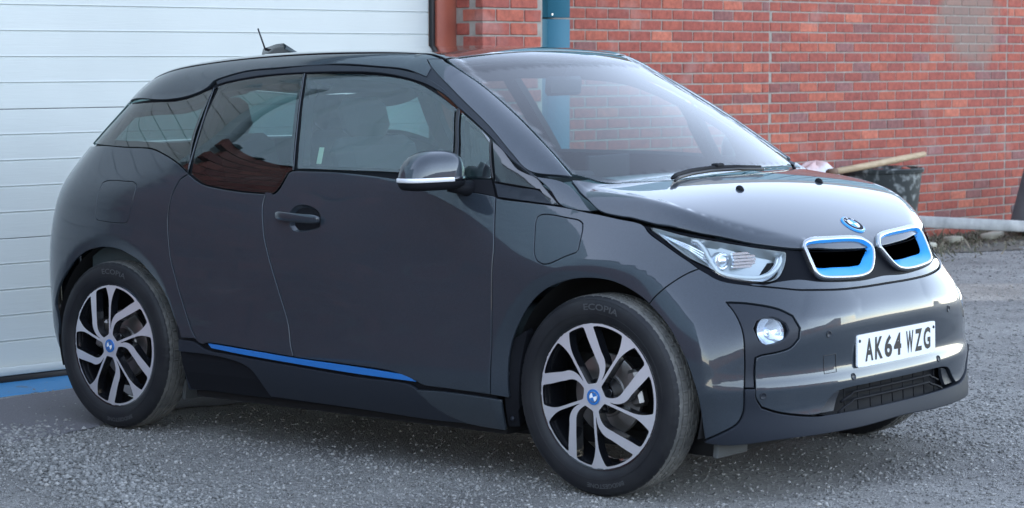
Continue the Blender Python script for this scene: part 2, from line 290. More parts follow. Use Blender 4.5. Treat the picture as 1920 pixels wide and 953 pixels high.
PAN={
'rear_door':('S',[(-2.119,1.071),(-2.159,1.048),(-2.185,0.989),(-2.192,0.946),(-2.195,0.888),(-2.190,0.843),(-2.168,0.736),(-2.135,0.657),(-2.093,0.565),(-2.035,0.452),(-2.003,0.416),(-1.962,0.402),(-1.941,0.406),(-1.638,0.395),(-1.444,0.386),(-1.460,0.426),(-1.479,0.517),(-1.518,0.607),(-1.576,0.728),(-1.601,0.783),(-1.625,0.842),(-1.639,0.898),(-1.647,0.927),(-1.653,0.962),(-1.647,1.004),(-1.606,1.002),(-1.675,1.004),(-1.791,1.008),(-1.935,1.020),(-2.011,1.031),(-2.071,1.050)]),
'front_door':('S',[(-1.647,1.004),(-1.653,0.962),(-1.647,0.927),(-1.639,0.898),(-1.625,0.842),(-1.601,0.783),(-1.576,0.728),(-1.518,0.607),(-1.479,0.517),(-1.460,0.426),(-1.444,0.386),(-1.434,0.385),(-1.134,0.379),(-0.920,0.369),(-0.811,0.344),(-0.775,0.331),(-0.653,0.327),(-0.452,0.322),(-0.446,0.549),(-0.450,0.778),(-0.451,0.850),(-0.478,1.021),(-0.482,1.023),(-0.620,1.041),(-0.800,1.062),(-0.979,1.078),(-1.254,1.094),(-1.430,1.095),(-1.525,1.093),(-1.541,1.087),(-1.559,1.051),(-1.581,1.017),(-1.606,1.002)]),
'front_fender':('S',[(-0.471,1.017),(-0.336,1.004),(-0.205,0.992),(-0.084,0.973),(-0.059,0.970),(0.028,0.956),(0.122,0.938),(0.155,0.911),(0.208,0.879),(0.258,0.846),(0.308,0.812),(0.331,0.794),(0.301,0.776),(0.265,0.744),(0.221,0.697),(0.206,0.677),(0.199,0.684),(0.121,0.728),(0.050,0.751),(-0.055,0.754),(-0.131,0.738),(-0.203,0.709),(-0.272,0.657),(-0.325,0.588),(-0.361,0.521),(-0.378,0.454),(-0.383,0.362),(-0.381,0.314),(-0.452,0.322),(-0.446,0.549),(-0.450,0.778),(-0.451,0.850),(-0.478,1.021)]),
'quarter_side':('R',[(0.712,1.168),(0.865,1.175),(1.027,1.170),(1.158,1.169),(1.226,1.165),(1.292,1.153),(1.367,1.134),(1.449,1.106),(1.521,1.071),(1.480,1.048),(1.450,0.989),(1.442,0.946),(1.438,0.888),(1.443,0.843),(1.462,0.736),(1.492,0.657),(1.529,0.565),(1.580,0.452),(1.608,0.416),(1.642,0.402),(1.608,0.416),(1.522,0.416),(1.507,0.456),(1.470,0.511),(1.444,0.563),(1.395,0.619),(1.336,0.661),(1.272,0.706),(1.207,0.731),(1.144,0.751),(1.081,0.758),(1.020,0.755),(0.942,0.736),(0.880,0.697),(0.831,0.641),(0.791,0.586),(0.761,0.530),(0.749,0.495),(0.754,0.457),(0.757,0.409)]),
'filler_flap':('S',[(-2.614,1.033),(-2.601,1.037),(-2.500,1.035),(-2.432,1.031),(-2.413,1.021),(-2.410,1.008),(-2.431,0.930),(-2.454,0.879),(-2.468,0.864),(-2.489,0.861),(-2.658,0.867),(-2.673,0.872),(-2.668,0.886),(-2.686,0.904)]),
'charging_flap':('S',[(-0.273,0.965),(-0.244,0.966),(-0.172,0.957),(-0.115,0.948),(-0.098,0.938),(-0.089,0.916),(-0.079,0.851),(-0.085,0.840),(-0.121,0.827),(-0.187,0.799),(-0.214,0.796),(-0.244,0.807),(-0.262,0.832),(-0.275,0.882),(-0.289,0.940),(-0.288,0.957)]),
'glass_rear_quarter':('S',[(-2.732,1.348),(-2.497,1.357),(-2.362,1.361),(-2.268,1.377),(-2.189,1.402),(-2.140,1.415),(-2.157,1.406),(-2.161,1.231),(-2.127,1.079),(-2.198,1.110),(-2.272,1.136),(-2.340,1.155),(-2.399,1.168),(-2.462,1.171),(-2.585,1.172),(-2.751,1.177),(-2.879,1.181)]),
'glass_rear_door':('S',[(-2.134,1.417),(-2.095,1.428),(-1.998,1.443),(-1.868,1.456),(-1.740,1.464),(-1.636,1.467),(-1.544,1.156),(-1.522,1.095),(-1.548,1.088),(-1.568,1.053),(-1.591,1.020),(-1.610,1.006),(-1.676,1.007),(-1.792,1.011),(-1.936,1.023),(-2.012,1.034),(-2.066,1.055),(-2.103,1.071),(-2.120,1.143),(-2.136,1.231),(-2.122,1.411)]),
'glass_front_door':('S',[(-1.618,1.466),(-1.481,1.466),(-1.302,1.461),(-1.122,1.448),(-0.987,1.425),(-0.869,1.385),(-0.760,1.337),(-0.727,1.223),(-0.708,1.164),(-0.685,1.090),(-0.992,1.099),(-1.256,1.100),(-1.432,1.102),(-1.502,1.101),(-1.519,1.156)]),
'glass_front_triangle':('S',[(-0.724,1.321),(-0.653,1.283),(-0.572,1.235),(-0.557,1.222),(-0.517,1.092),(-0.515,1.084),(-0.649,1.083),(-0.671,1.152),(-0.694,1.224)]),
'corner_trim':('S',[(-0.550,1.222),(-0.496,1.190),(-0.455,1.156),(-0.414,1.122),(-0.375,1.106),(-0.332,1.091),(-0.293,1.059),(-0.211,0.995),(-0.258,1.002),(-0.309,1.048),(-0.389,1.059),(-0.500,1.073),(-0.500,1.083),(-0.520,1.154)]),
'corner_base':('S',[(-0.500,1.071),(-0.389,1.056),(-0.308,1.046),(-0.272,1.020),(-0.236,0.997),(-0.337,1.006),(-0.471,1.019)]),
'mirror_base':('S',[(-0.688,1.080),(-0.512,1.083),(-0.478,1.018),(-0.556,1.031),(-0.660,1.038)]),
'roof_rail':('C',[(-2.760,0.364),(-2.754,0.368),(-2.504,0.337),(-2.390,0.336),(-2.286,0.347),(-2.189,0.377),(-2.167,0.399),(-2.113,0.414),(-1.991,0.435),(-1.795,0.443),(-1.604,0.447),(-1.449,0.450),(-1.254,0.437),(-1.085,0.421),(-0.957,0.391),(-0.950,0.429),(-1.010,0.467)]),
'a_pillar':('S',[(-1.009,1.513),(-0.956,1.481),(-0.771,1.378),(-0.579,1.264),(-0.457,1.175),(-0.366,1.112),(-0.230,1.092),(-0.408,1.214),(-0.581,1.321),(-0.747,1.415),(-0.874,1.480),(-0.938,1.500)]),
'cowl_side':('S',[(-0.348,1.097),(-0.231,1.074),(-0.080,0.977),(-0.099,0.977),(-0.206,0.994),(-0.272,1.049)]),
'hood':('T',[(-0.220,-0.709),(-0.060,-0.768),(0.027,-0.757),(0.067,-0.750),(0.182,-0.731),(0.313,-0.680),(0.417,-0.592),(0.479,-0.504),(0.528,-0.400),(0.558,-0.280),(0.575,0.004)]),
'hood_rear':('T',[(-0.220,-0.709),(-0.216,-0.687),(-0.159,-0.606),(-0.053,-0.530),(-0.109,-0.551),(-0.025,-0.355),(0.022,-0.018)]),
'windscreen':('T',[(-0.923,-0.576),(-0.878,-0.576),(-0.751,-0.577),(-0.585,-0.601),(-0.412,-0.640),(-0.240,-0.682),(-0.226,-0.657),(-0.162,-0.602),(-0.066,-0.513),(-0.012,-0.372),(0.038,-0.041)]),
'windscreen_top':('T',[(-0.927,-0.572),(-0.922,-0.380),(-0.907,-0.131),(-0.919,0.068)]),
'headlight':('F',[(1.036,0.932),(0.993,0.924),(0.888,0.898),(0.787,0.880),(0.683,0.861),(0.590,0.846),(0.551,0.840),(0.546,0.835),(0.550,0.815),(0.565,0.783),(0.583,0.761),(0.600,0.751),(0.618,0.747),(0.670,0.750),(0.736,0.762),(0.775,0.773),(0.817,0.797),(0.883,0.830),(0.934,0.865),(0.978,0.897)]),
'bumper_top':('F',[(0.852,0.794),(0.829,0.781),(0.783,0.756),(0.687,0.737),(0.585,0.722),(0.514,0.712),(0.454,0.708),(0.335,0.701),(0.182,0.698),(0.101,0.698)]),
'bumper_lowleft':('F',[(0.823,0.229),(0.777,0.256),(0.733,0.286),(0.715,0.321),(0.711,0.406),(0.709,0.501),(0.713,0.589),(0.725,0.629),(0.741,0.660),(0.763,0.687)]),
'fog_housing':('F',[(0.762,0.687),(0.695,0.681),(0.602,0.659),(0.554,0.634),(0.533,0.591),(0.538,0.556),(0.568,0.527),(0.610,0.516),(0.662,0.510),(0.676,0.504),(0.679,0.468),(0.680,0.404),(0.708,0.406),(0.707,0.562),(0.721,0.623)]),
'fascia_low':('F',[(0.679,0.490),(0.681,0.377),(0.663,0.339),(0.612,0.316),(0.494,0.293),(0.461,0.293)]),
'grille_open':('F',[(0.461,0.293),(0.406,0.351),(0.367,0.364),(0.221,0.365),(0.021,0.362)]),
'lip_top':('F',[(0.823,0.229),(0.777,0.249),(0.723,0.285),(0.703,0.296),(0.682,0.298),(0.501,0.274),(0.540,0.281),(0.429,0.273),(0.228,0.279),(0.031,0.279)]),
'lip_bot':('F',[(0.816,0.223),(0.757,0.215),(0.613,0.228),(0.467,0.228),(0.261,0.228),(0.099,0.234)]),
'fogoval':('F',[(0.682,0.602),(0.672,0.625),(0.645,0.635),(0.612,0.633),(0.579,0.612),(0.570,0.587),(0.582,0.564),(0.610,0.548),(0.643,0.545),(0.667,0.559)]),
'sensors':('F',[(0.659,0.378),(0.419,0.561),(0.307,0.405),(-0.405,0.572),(-0.291,0.403)]),
'panel_rect':('F',[(0.437,0.488),(0.380,0.487),(0.382,0.427),(0.439,0.427)]),
'kid_near':('F',[(0.476,0.852),(0.469,0.864),(0.436,0.872),(0.309,0.871),(0.108,0.863),(0.064,0.854),(0.029,0.832),(0.026,0.819),(0.061,0.774),(0.103,0.743),(0.161,0.730),(0.322,0.731),(0.416,0.741),(0.441,0.757),(0.456,0.791),(0.469,0.828)]),
'kid_inner':('F',[(0.447,0.843),(0.437,0.852),(0.334,0.854),(0.124,0.845),(0.066,0.827),(0.058,0.816),(0.102,0.785),(0.139,0.766),(0.179,0.763),(0.307,0.767),(0.413,0.774),(0.432,0.789)]),
'blackpanel_low':('F',[(0.546,0.838),(0.545,0.815),(0.562,0.776),(0.580,0.759),(0.545,0.763),(0.484,0.764),(0.445,0.741),(0.167,0.720),(0.076,0.732)]),
'sill_blue':('S',[(-1.941,0.405),(-1.638,0.392),(-1.434,0.383),(-1.134,0.375),(-0.920,0.366),(-0.858,0.363),(-0.810,0.341),(-1.063,0.346),(-1.358,0.357),(-1.750,0.375),(-1.921,0.387)]),
'sill_rear_dark':('S',[(-2.087,0.366),(-1.856,0.363),(-1.704,0.343),(-1.644,0.318),(-1.568,0.228),(-1.872,0.209),(-2.092,0.198),(-2.094,0.277)]),
'sill_main':('S',[(-2.094,0.413),(-1.994,0.408),(-1.929,0.385),(-1.750,0.373),(-1.358,0.355),(-1.064,0.343),(-0.812,0.337),(-0.779,0.328),(-0.673,0.244),(-0.712,0.297),(-0.762,0.247),(-0.740,0.208),(-1.054,0.221),(-1.568,0.228),(-1.644,0.318),(-1.704,0.343),(-1.856,0.363),(-2.087,0.366)]),
'sill_front':('S',[(-0.777,0.319),(-0.653,0.324),(-0.453,0.320),(-0.381,0.312),(-0.398,0.199),(-0.427,0.200),(-0.553,0.209),(-0.626,0.227),(-0.687,0.257)]),
'spl_inner':('S',[(-0.371,0.468),(-0.376,0.362),(-0.394,0.199),(-0.345,0.209),(-0.328,0.327)]),
'archF2':('F',[(0.995,0.677),(0.945,0.626),(0.903,0.564),(0.875,0.506),(0.854,0.442),(0.839,0.383),(0.831,0.309),(0.823,0.229)]),
'door_frame':('S',[(-2.154,1.440),(-2.112,1.453),(-1.989,1.477),(-1.793,1.488),(-1.568,1.500),(-1.252,1.488),(-1.083,1.474),(-0.955,1.446),(-0.851,1.406),(-0.688,1.313),(-0.510,1.208),(-0.361,1.108),(-0.368,1.104),(-0.447,1.151),(-0.561,1.232),(-0.574,1.240),(-0.656,1.288),(-0.726,1.325),(-0.762,1.344),(-0.820,1.376),(-0.929,1.417),(-1.063,1.446),(-1.237,1.467),(-1.631,1.471),(-1.873,1.461),(-2.003,1.448),(-2.098,1.434),(-2.137,1.425)]),
'badge':('T',[(0.489,-0.005)]),
'nozzles':('T',[(0.183,-0.255),(0.180,0.255)]),
'drl':('F',[(0.884,0.891),(0.860,0.885),(0.839,0.861),(0.818,0.825),(0.791,0.790),(0.765,0.778),(0.719,0.769),(0.652,0.765),(0.608,0.775),(0.575,0.800),(0.562,0.829)]),
'lamp_pts':('F',[(0.777,0.824),(0.743,0.836),(0.652,0.830),(0.652,0.813),(0.742,0.821)]),
}
# ---------------------------------------------------------------- panels cut from the body surface
def to3(mode,q):
    """origin and direction of the lifting ray for panel coordinates"""
    a,b=q[:,0],q[:,1]; z0=0*a
    if mode=='S': return np.stack([a,z0-1.15,b],1),np.tile([0,1.,0],(len(a),1)),1.15
    if mode=='T': return np.stack([a,b,z0+1.75],1),np.tile([0,0,-1.],(len(a),1)),1.3
    if mode=='F':
        th=a/.75; D=np.stack([-np.cos(th),np.sin(th),z0],1); return np.stack([1.4*np.cos(th),-1.4*np.sin(th),b],1),D,1.35
    if mode=='R':
        th=a/.85; D=np.stack([np.cos(th),np.sin(th),z0],1); return np.stack([-2.3-1.4*np.cos(th),-1.4*np.sin(th),b],1),D,1.35
    if mode=='C':
        al=b/.65; D=np.stack([z0,np.cos(al),-np.sin(al)],1); return np.stack([a,-1.2*np.cos(al),1+1.2*np.sin(al)],1),D,1.1
def lift(mode,q,off=0.):
    q=np.asarray(q,float); O,D,T=to3(mode,q); n=len(q)
    f=lambda t:phi(*(O+D*t[:,None]).T)
    K=64; ts=np.linspace(0,T,K); hit=np.full(n,np.nan); lo=np.zeros(n); best=np.full(n,1e9); bt=np.zeros(n)
    for k in range(K):
        i=np.where(np.isnan(hit))[0]
        if not len(i): break
        v=phi(*(O[i]+D[i]*ts[k]).T); bb=v<best[i]; best[i[bb]]=v[bb]; bt[i[bb]]=ts[k]
        c=v<0; hit[i[c]]=ts[k]; lo[i[c]]=ts[max(k-1,0)]
    ok=~np.isnan(hit); a=np.where(ok,lo,bt); b=np.where(ok,hit,bt)
    for _ in range(17):
        m_=(a+b)/2; v=f(m_)<0; b=np.where(v,m_,b); a=np.where(v,a,m_)
    P=O+D*b[:,None]; Nn=grad(P)
    return P+Nn*off,Nn
def area(p): p=np.asarray(p); x,y=p.T; return .5*np.sum(x*np.roll(y,-1)-np.roll(x,-1)*y)
def dens(poly,step=.012,ang=34,closed=True):
    """Catmull-Rom through soft vertices, sharp at corners"""
    P=np.asarray(poly,float); n=len(P); out=[]
    d=[P[(i+1)%n]-P[i] for i in range(n)]
    def corner(i):
        if not closed and i in(0,n-1): return True
        a,b=d[i-1],d[i]; c=abs(math.degrees(math.atan2(a[0]*b[1]-a[1]*b[0],a@b))); return c>ang
    cs=[corner(i) for i in range(n)]
    for i in range(n if closed else n-1):
        p1,p2=P[i],P[(i+1)%n]; p0=P[i-1] if not cs[i] else p1-(p2-p1)*.999; p3=P[(i+2)%n] if not cs[(i+1)%n] else p2+(p2-p1)*.999
        L_=np.hypot(*(p2-p1)); k=max(1,int(round(L_/step)))
        # centripetal parametrisation
        t0=0;t1=t0+max(np.hypot(*(p1-p0)),1e-6)**.5;t2=t1+max(L_,1e-6)**.5;t3=t2+max(np.hypot(*(p3-p2)),1e-6)**.5
        for j in range(k):
            t=t1+(t2-t1)*j/k
            A1=(t1-t)/(t1-t0)*p0+(t-t0)/(t1-t0)*p1;A2=(t2-t)/(t2-t1)*p1+(t-t1)/(t2-t1)*p2;A3=(t3-t)/(t3-t2)*p2+(t-t2)/(t3-t2)*p3
            B1=(t2-t)/(t2-t0)*A1+(t-t0)/(t2-t0)*A2;B2=(t3-t)/(t3-t1)*A2+(t-t1)/(t3-t1)*A3
            out.append((t2-t)/(t2-t1)*B1+(t-t1)/(t2-t1)*B2)
    if not closed: out.append(P[-1])
    return np.array(out)
def inset(p,d):
    if area(p)<0: p=p[::-1]
    a=p-np.roll(p,1,0); b=np.roll(p,-1,0)-p
    a/=np.maximum(np.linalg.norm(a,axis=1,keepdims=True),1e-9); b/=np.maximum(np.linalg.norm(b,axis=1,keepdims=True),1e-9)
    na=np.stack([-a[:,1],a[:,0]],1); nb=np.stack([-b[:,1],b[:,0]],1); m_=na+nb; l=np.linalg.norm(m_,axis=1,keepdims=True)
    m_=m_/np.maximum(l,.5); k=1/np.maximum((m_*na).sum(1),.6)
    return p+m_*(k*d)[:,None]
def inside(p,q):
    r=np.zeros(len(q),bool); x,y=q[:,0],q[:,1]; n=len(p)
    for i in range(n):
        x1,y1=p[i]; x2,y2=p[(i+1)%n]
        if y1==y2: continue
        c=((y1>y)!=(y2>y)); r^=c&(x<(x2-x1)*(y-y1)/(y2-y1)+x1)
    return r
def tri(loops,g):
    """constrained triangulation of outer loop minus holes with an inner grid"""
    B=np.concatenate(loops); lo=loops[0].min(0); hi=loops[0].max(0)
    X,Y=np.meshgrid(np.arange(lo[0]+g*.5,hi[0],g),np.arange(lo[1]+g*.5,hi[1],g)); X=X+(np.arange(X.shape[0])%2)[:,None]*g*.5
    G=np.stack([X.ravel(),Y.ravel()],1); k=inside(loops[0],G)
    for h in loops[1:]: k&=~inside(h,G)
    G=G[k]
    if len(G):
        keep=np.ones(len(G),bool)
        for i in range(0,len(G),4000):
            d=((G[i:i+4000,None,:]-B[None])**2).sum(-1).min(1); keep[i:i+4000]=d>(.62*g)**2
        G=G[keep]
    V=np.concatenate([B,G]); E=[];o=0
    for l in loops:
        n=len(l); E+=[(o+i,o+(i+1)%n) for i in range(n)]; o+=n
    vo,eo,fo,ov,_,_=delaunay_2d_cdt([Vector(v) for v in V],E,[],0,1e-6)
    vo=np.array([v[:] for v in vo]); F=np.array([f for f in fo if len(f)==3])
    c=vo[F].mean(1); k=inside(loops[0],c)
    for h in loops[1:]: k&=~inside(h,c)
    return vo,F[k]
def panel(name,mode,poly,M,parent,off=0.,gap=.0022,thick=.012,g=.02,holes=(),mirror=None,step=.012,ang=34,edge=.0016,raw=False):
    """mirror: None = right side only, 'both' = second object on the left, 'join' = outline already symmetric"""
    P0=poly if raw else dens(poly,step,ang)
    if area(P0)<0: P0=P0[::-1]
    loops=[inset(P0,gap+edge)]; outer=[inset(P0,gap)]
    for h in holes:
        hd=dens(h,step,ang)
        if area(hd)<0: hd=hd[::-1]
        loops.append(inset(hd,-edge)); outer.append(hd)
    v,F=tri(loops,g)
    P,Nn=lift(mode,v,off); V=[P];NN=[Nn];FF=[F]; o=len(v)
    a,b,c=P[F[:,0]],P[F[:,1]],P[F[:,2]]; fl=(np.cross(b-a,c-a)*Nn[F].mean(1)).sum(1)<0; F[fl]=F[fl][:,::-1]
    quads=[]
    for li,(Lp,Op) in enumerate(zip(loops,outer)):
        A,NA=lift(mode,Lp,off); Bp,NB=lift(mode,Op,off); n=len(A)
        T=(Bp-A); T-=(T*NB).sum(1,keepdims=True)*NB; T/=np.maximum(np.linalg.norm(T,axis=1,keepdims=True),1e-9)
        rings=[(A,NA),(Bp-NB*edge*.35-T*edge*.3,(NB*.75+T*.6)),(Bp-NB*edge,T*.95+NB*.25),(Bp-NB*thick,T)]
        for R_,n_ in rings: V.append(R_); NN.append(n_/np.linalg.norm(n_,axis=1,keepdims=True))
        for k in range(3):
            for i in range(n):
                j=(i+1)%n; q=(o+k*n+i,o+k*n+j,o+(k+1)*n+j,o+(k+1)*n+i); quads.append(q if li==0 else q[::-1])
        o+=4*n
    V=np.concatenate(V);NN=np.concatenate(NN)
    # orientation of quads
    F2=[]
    for q in quads:
        p=V[list(q[:3])]; nn=np.cross(p[1]-p[0],p[2]-p[0]); F2.append(q if nn@NN[q[0]]+nn@NN[q[2]]>=0 else q[::-1])
    Fa=[tuple(f) for f in F]+F2
    ob=mesh_obj(name,V,Fa,M,parent,True,NN)
    if mirror=='both':
        S=np.array([1,-1,1]); mesh_obj(name,V*S,[f[::-1] for f in Fa],M,parent,True,NN*S)
    return ob
def mir(pts,mode):
    """close a half outline (first and last points on the centre line) by mirroring"""
    s=np.array([1,-1.]) if mode=='T' else np.array([-1,1.])
    p=np.asarray(pts,float); q=(p*s)[::-1]
    return np.concatenate([p,q[1:-1]])
def XY(pts,mode):
    out=[]
    for p in pts:
        x,y=p[0],p[1]
        if mode=='F': out.append((math.atan2(-y,x)*.75,p[2]))
        elif mode=='R': out.append((math.atan2(-y,-(x+2.3))*.85,p[2]))
        elif mode=='C': out.append((x,math.atan2(p[2]-1,-y)*.65))
    return out
# ---------------------------------------------------------------- the car
CAR=empty('electric_hatchback',(0,0,0),'dark grey electric hatchback parked in front of the white garage door','car')
def seq(n): return PAN[n][1]
def conv(a,b,pts):
    P,_=lift(a,np.array(pts,float)); return XY(P,b)
arch2=[p for p in seq('archF2')]
NOSE=[(.630,0,.698),(.628,-.155,.698),(.617,-.295,.701),(.592,-.410,.708),(.571,-.466,.712),(.537,-.531,.722),(.474,-.617,.737),(.397,-.684,.756),(.353,-.703,.781),(.331,-.712,.794)]
SHUT=[(.300,-.745,.776),(.264,-.787,.744),(.220,-.820,.697)]
LOWL=[(.457,-.773,.255),(.501,-.743,.285),(.517,-.728,.321),(.523,-.727,.405),(.526,-.727,.501),(.512,-.717,.589),(.491,-.711,.629),(.466,-.707,.660),(.438,-.708,.687)]
FOGI=[(.492,-.656,.681),(.560,-.579,.659),(.594,-.542,.634),(.616,-.531,.591),(.619,-.541,.557),(.608,-.577,.528),(.589,-.624,.517),(.559,-.680,.510),(.549,-.695,.504),(.547,-.699,.469),(.545,-.696,.403)]
GRL=[(.646,-.458,.294),(.649,-.388,.350),(.654,-.342,.363),(.664,-.193,.367),(.666,0,.367)]
LOWR=[(.544,-.695,.376),(.555,-.677,.339),(.587,-.624,.317),(.637,-.495,.293)]
half=XY(NOSE+SHUT,'F')+arch2+XY(LOWL+FOGI+LOWR+GRL,'F')
fascia=panel('front_bumper','F',mir(half,'F'),M_PAINT,CAR,g=.016)
lip=XY([(.680,0,.285),(.655,-.40,.287),(.637,-.495,.289),(.587,-.624,.313),(.555,-.677,.335),(.544,-.695,.372),(.545,-.696,.402),(.523,-.727,.404),(.517,-.728,.320),(.501,-.743,.283),(.457,-.773,.252),(.401,-.786,.226),(.409,-.784,.219),(.472,-.752,.212),(.587,-.626,.224),(.649,-.465,.226),(.680,-.246,.227),(.685,0,.233)],'F')
panel('front_splitter','F',mir(lip,'F'),M_LIP,CAR,off=.007,thick=.05,g=.014,edge=.004,gap=.001)
fogp=XY(FOGI+[(.523,-.727,.405),(.526,-.727,.501),(.512,-.717,.589),(.491,-.711,.629),(.466,-.707,.660),(.438,-.708,.687)],'F')
oval=seq('fogoval')
for s in (1,-1):
    pass
panel('fog_lamp_housing','F',fogp,M_MATTE,CAR,off=-.003,holes=[oval],thick=.03,g=.014,mirror='both',edge=.003)
# fog lamps
def frame_at(P,Nn,up=(0,0,1)):
    n=Vector(Nn).normalized(); u=Vector(up); u=(u-n*u.dot(n)).normalized(); r=u.cross(n)
    return Matrix((r,u,n)).transposed()   # columns: right, up, normal
def ypos(V,s): return [(v[0],v[1]*s,v[2]) for v in V]
oc=np.mean(np.array(oval),0); Pf,Nf=lift('F',oc[None],0)
for s in (1,-1):
    C0=Vector(Pf[0])-Vector(Nf[0])*.026; ax=(Vector(Nf[0])+Vector((.18,0,0))).normalized(); C0.y*=s; ax.y*=s
    R=frame_at(C0,ax)
    def ring(prof,M,name,par,n=40,sm=True):
        mb=MB(); V=[];F=[]
        for (r,h) in prof:
            for k in range(n):
                a=2*math.pi*k/n; V.append(C0+R@Vector((r*math.cos(a)*1.0,r*math.sin(a),h)))
        for i in range(len(prof)-1):
            for k in range(n): F.append((i*n+k,i*n+(k+1)%n,(i+1)*n+(k+1)%n,(i+1)*n+k))
        return mesh_obj(name,V,F,M,par,sm)
    fl=ring([(.057,.006),(.056,.010),(.053,.010),(.052,-.01),(.055,-.03),(.056,-.06)],M_BLACK,'fog_lamp',CAR)
    ring([(.0515,.008),(.045,.0),(.032,-.016),(.017,-.026),(.006,-.030),(.0,-.030)],M_REFL,'reflector',fl)
    ring([(.012,-.015),(.010,-.006),(.0,-.003)],M_REFL,'bulb_cap',fl)
    ring([(.052,.008),(.043,.015),(.029,.020),(.013,.023),(.0,.024)],M_LENS,'lens',fl)
    # dark bowl behind the opening
    ovn=inset(dens(oval,.012),-.004); A,NA=lift('F',ovn,-.006); B=A-NA*.07; S=np.array([1,s,1]); n=len(A)
    V=list(A*S)+list(B*S); F=[(i,(i+1)%n,n+(i+1)%n,n+i) for i in range(n)]+[tuple(range(n,2*n))]
    mesh_obj('lamp_bowl',V,F,M_MATTE,fl,False)
# black panel behind lamps and grilles
hoodline=[(.122,-.747,.938),(.182,-.732,.931),(.313,-.680,.903),(.417,-.592,.879),(.479,-.504,.859),(.528,-.400,.843),(.558,-.280,.834),(.573,-.14,.827),(.575,0,.825)]
hl=seq('headlight'); hl=[hl[i] for i in range(len(hl))]
tip=[(.156,-.753,.911),(.208,-.750,.879),(.258,-.738,.846),(.308,-.720,.812)]
gp=XY(hoodline[::-1]+tip+NOSE[::-1],'F')
hlh=inset(dens(hl,.012),-.003)
hole2=(hlh*np.array([-1,1]))[::-1]
kh=dens(seq('kid_inner'),.008,60); kh=kh if area(kh)>0 else kh[::-1]; kh=inset(kh,-.003); kh2=(kh*np.array([-1,1]))[::-1]
panel('grille_surround','F',mir(gp,'F'),M_BLACKP,CAR,off=-.009,gap=.0005,g=.016,holes=[hlh,hole2,kh,kh2],thick=.03)
# lower painted strip under the grilles
st=XY([(.615,0,.727),(.618,-.140,.722),(.592,-.36,.735),(.560,-.45,.748),(.525,-.53,.745),(.500,-.58,.738),(.474,-.617,.741),(.537,-.531,.726),(.571,-.466,.716),(.592,-.410,.712),(.617,-.295,.705),(.628,-.155,.702),(.630,0,.702)],'F')
panel('grille_sill','F',mir(st,'F'),M_SILV,CAR,off=-.004,g=.012,gap=.001)
# headlamps
def loopwall(name,mode,loop,o1,o2,M,parent,s=1,cap=False):
    A,_=lift(mode,loop,o1); B,_=lift(mode,loop,o2); S=np.array([1,s,1]); n=len(A)
    V=list(A*S)+list(B*S); F=[(i,(i+1)%n,n+(i+1)%n,n+i) for i in range(n)]
    if cap: F.append(tuple(range(n,2*n)))
    return mesh_obj(name,V,F,M,parent,False)
hld=dens(hl,.010)
bowl=inset(hld,.016); tv,tF=tri([bowl],.02); PB,NB_=lift('F',tv,-.05)
drl=dens(seq('drl'),.012,closed=False); DP,_=lift('F',drl,-.014)
lp,_n=lift('F',np.array(seq('lamp_pts')),-.03)
glv,glf=tri([inset(hld,.004)],.016); GP,GN=lift('F',glv,-.002)
for s in (1,-1):
    S=np.array([1,s,1])
    body=mesh_obj('headlamp',list(PB*S),tF,M_LAMPD,CAR,True)
    # chamfered housing wall
    A,_=lift('F',hld,-.004); B,_=lift('F',bowl if len(bowl)==len(hld) else hld,-.05); n=len(A)
    mesh_obj('lamp_wall',list(A*S)+list(B*S),[(i,(i+1)%n,n+(i+1)%n,n+i) for i in range(n)],M_LAMPD,body,True)
    mb=MB(); mb.tube([Vector(p*S) for p in DP],[.004]+[.0068]*(len(DP)-2)+[.004],10); mb.build('light_guide',M_DRL,body,True)
    inn,_=lift('F',drl,-.030); mb=MB(); mb.tube([Vector(p*S) for p in inn],.013,8); mb.build('guide_backing',M_REFL,body,True)
    # projector lens and reflector block
    C0=Vector(lp[0]*S); ax=Vector((.93,-.30*s,.05)).normalized(); R=frame_at(C0,ax)
    V=[];F=[];prof=[(.030,-.02),(.030,.004),(.026,.008),(.024,.004),(.018,.014),(.010,.019),(0,.021)];nn=28
    for (r,h) in prof:
        for k in range(nn): a=2*math.pi*k/nn; V.append(C0+R@Vector((r*math.cos(a),r*math.sin(a),h)))
    for i in range(len(prof)-1):
        for k in range(nn): F.append((i*nn+k,i*nn+(k+1)%nn,(i+1)*nn+(k+1)%nn,(i+1)*nn+k))
    mesh_obj('projector_lens',V,F,M_REFL,body,True)
    cb=Vector(lp[1:].mean(0)*S); mb=MB()
    Rb=frame_at(cb,ax)
    for k in range(5): mb.box(cb+Rb@Vector((0,(k-2)*.011,-.004*abs(k-2))),(.092,.0085,.012),Rb)
    mb.build('reflector_fins',M_REFL,body)
    # outer turn reflector ribs
    q=np.array([(0.86,.90)]); 
    tipw=[hl[0],hl[-3],hl[-5]]
    o1,_=lift('F',np.array([[hl[0][0]-.012,hl[0][1]-.006],[(hl[2][0]+hl[-3][0])/2,(hl[2][1]+hl[-3][1])/2],[(hl[2][0]*.4+hl[-5][0]*.6),(hl[2][1]*.4+hl[-5][1]*.6)]]),-.02)
    mb=MB()
    for dz in (-.008,.004,.016): mb.tube([Vector((p+np.array([0,0,dz*(i/2)]))*S) for i,p in enumerate(o1)],[.002,.005,.006],6)
    mb.build('indicator_rib',M_REFL,body,True)
    gl=mesh_obj('lens',list(GP*S),[f[::s] for f in glf],M_LENS,body,True,GN*S)
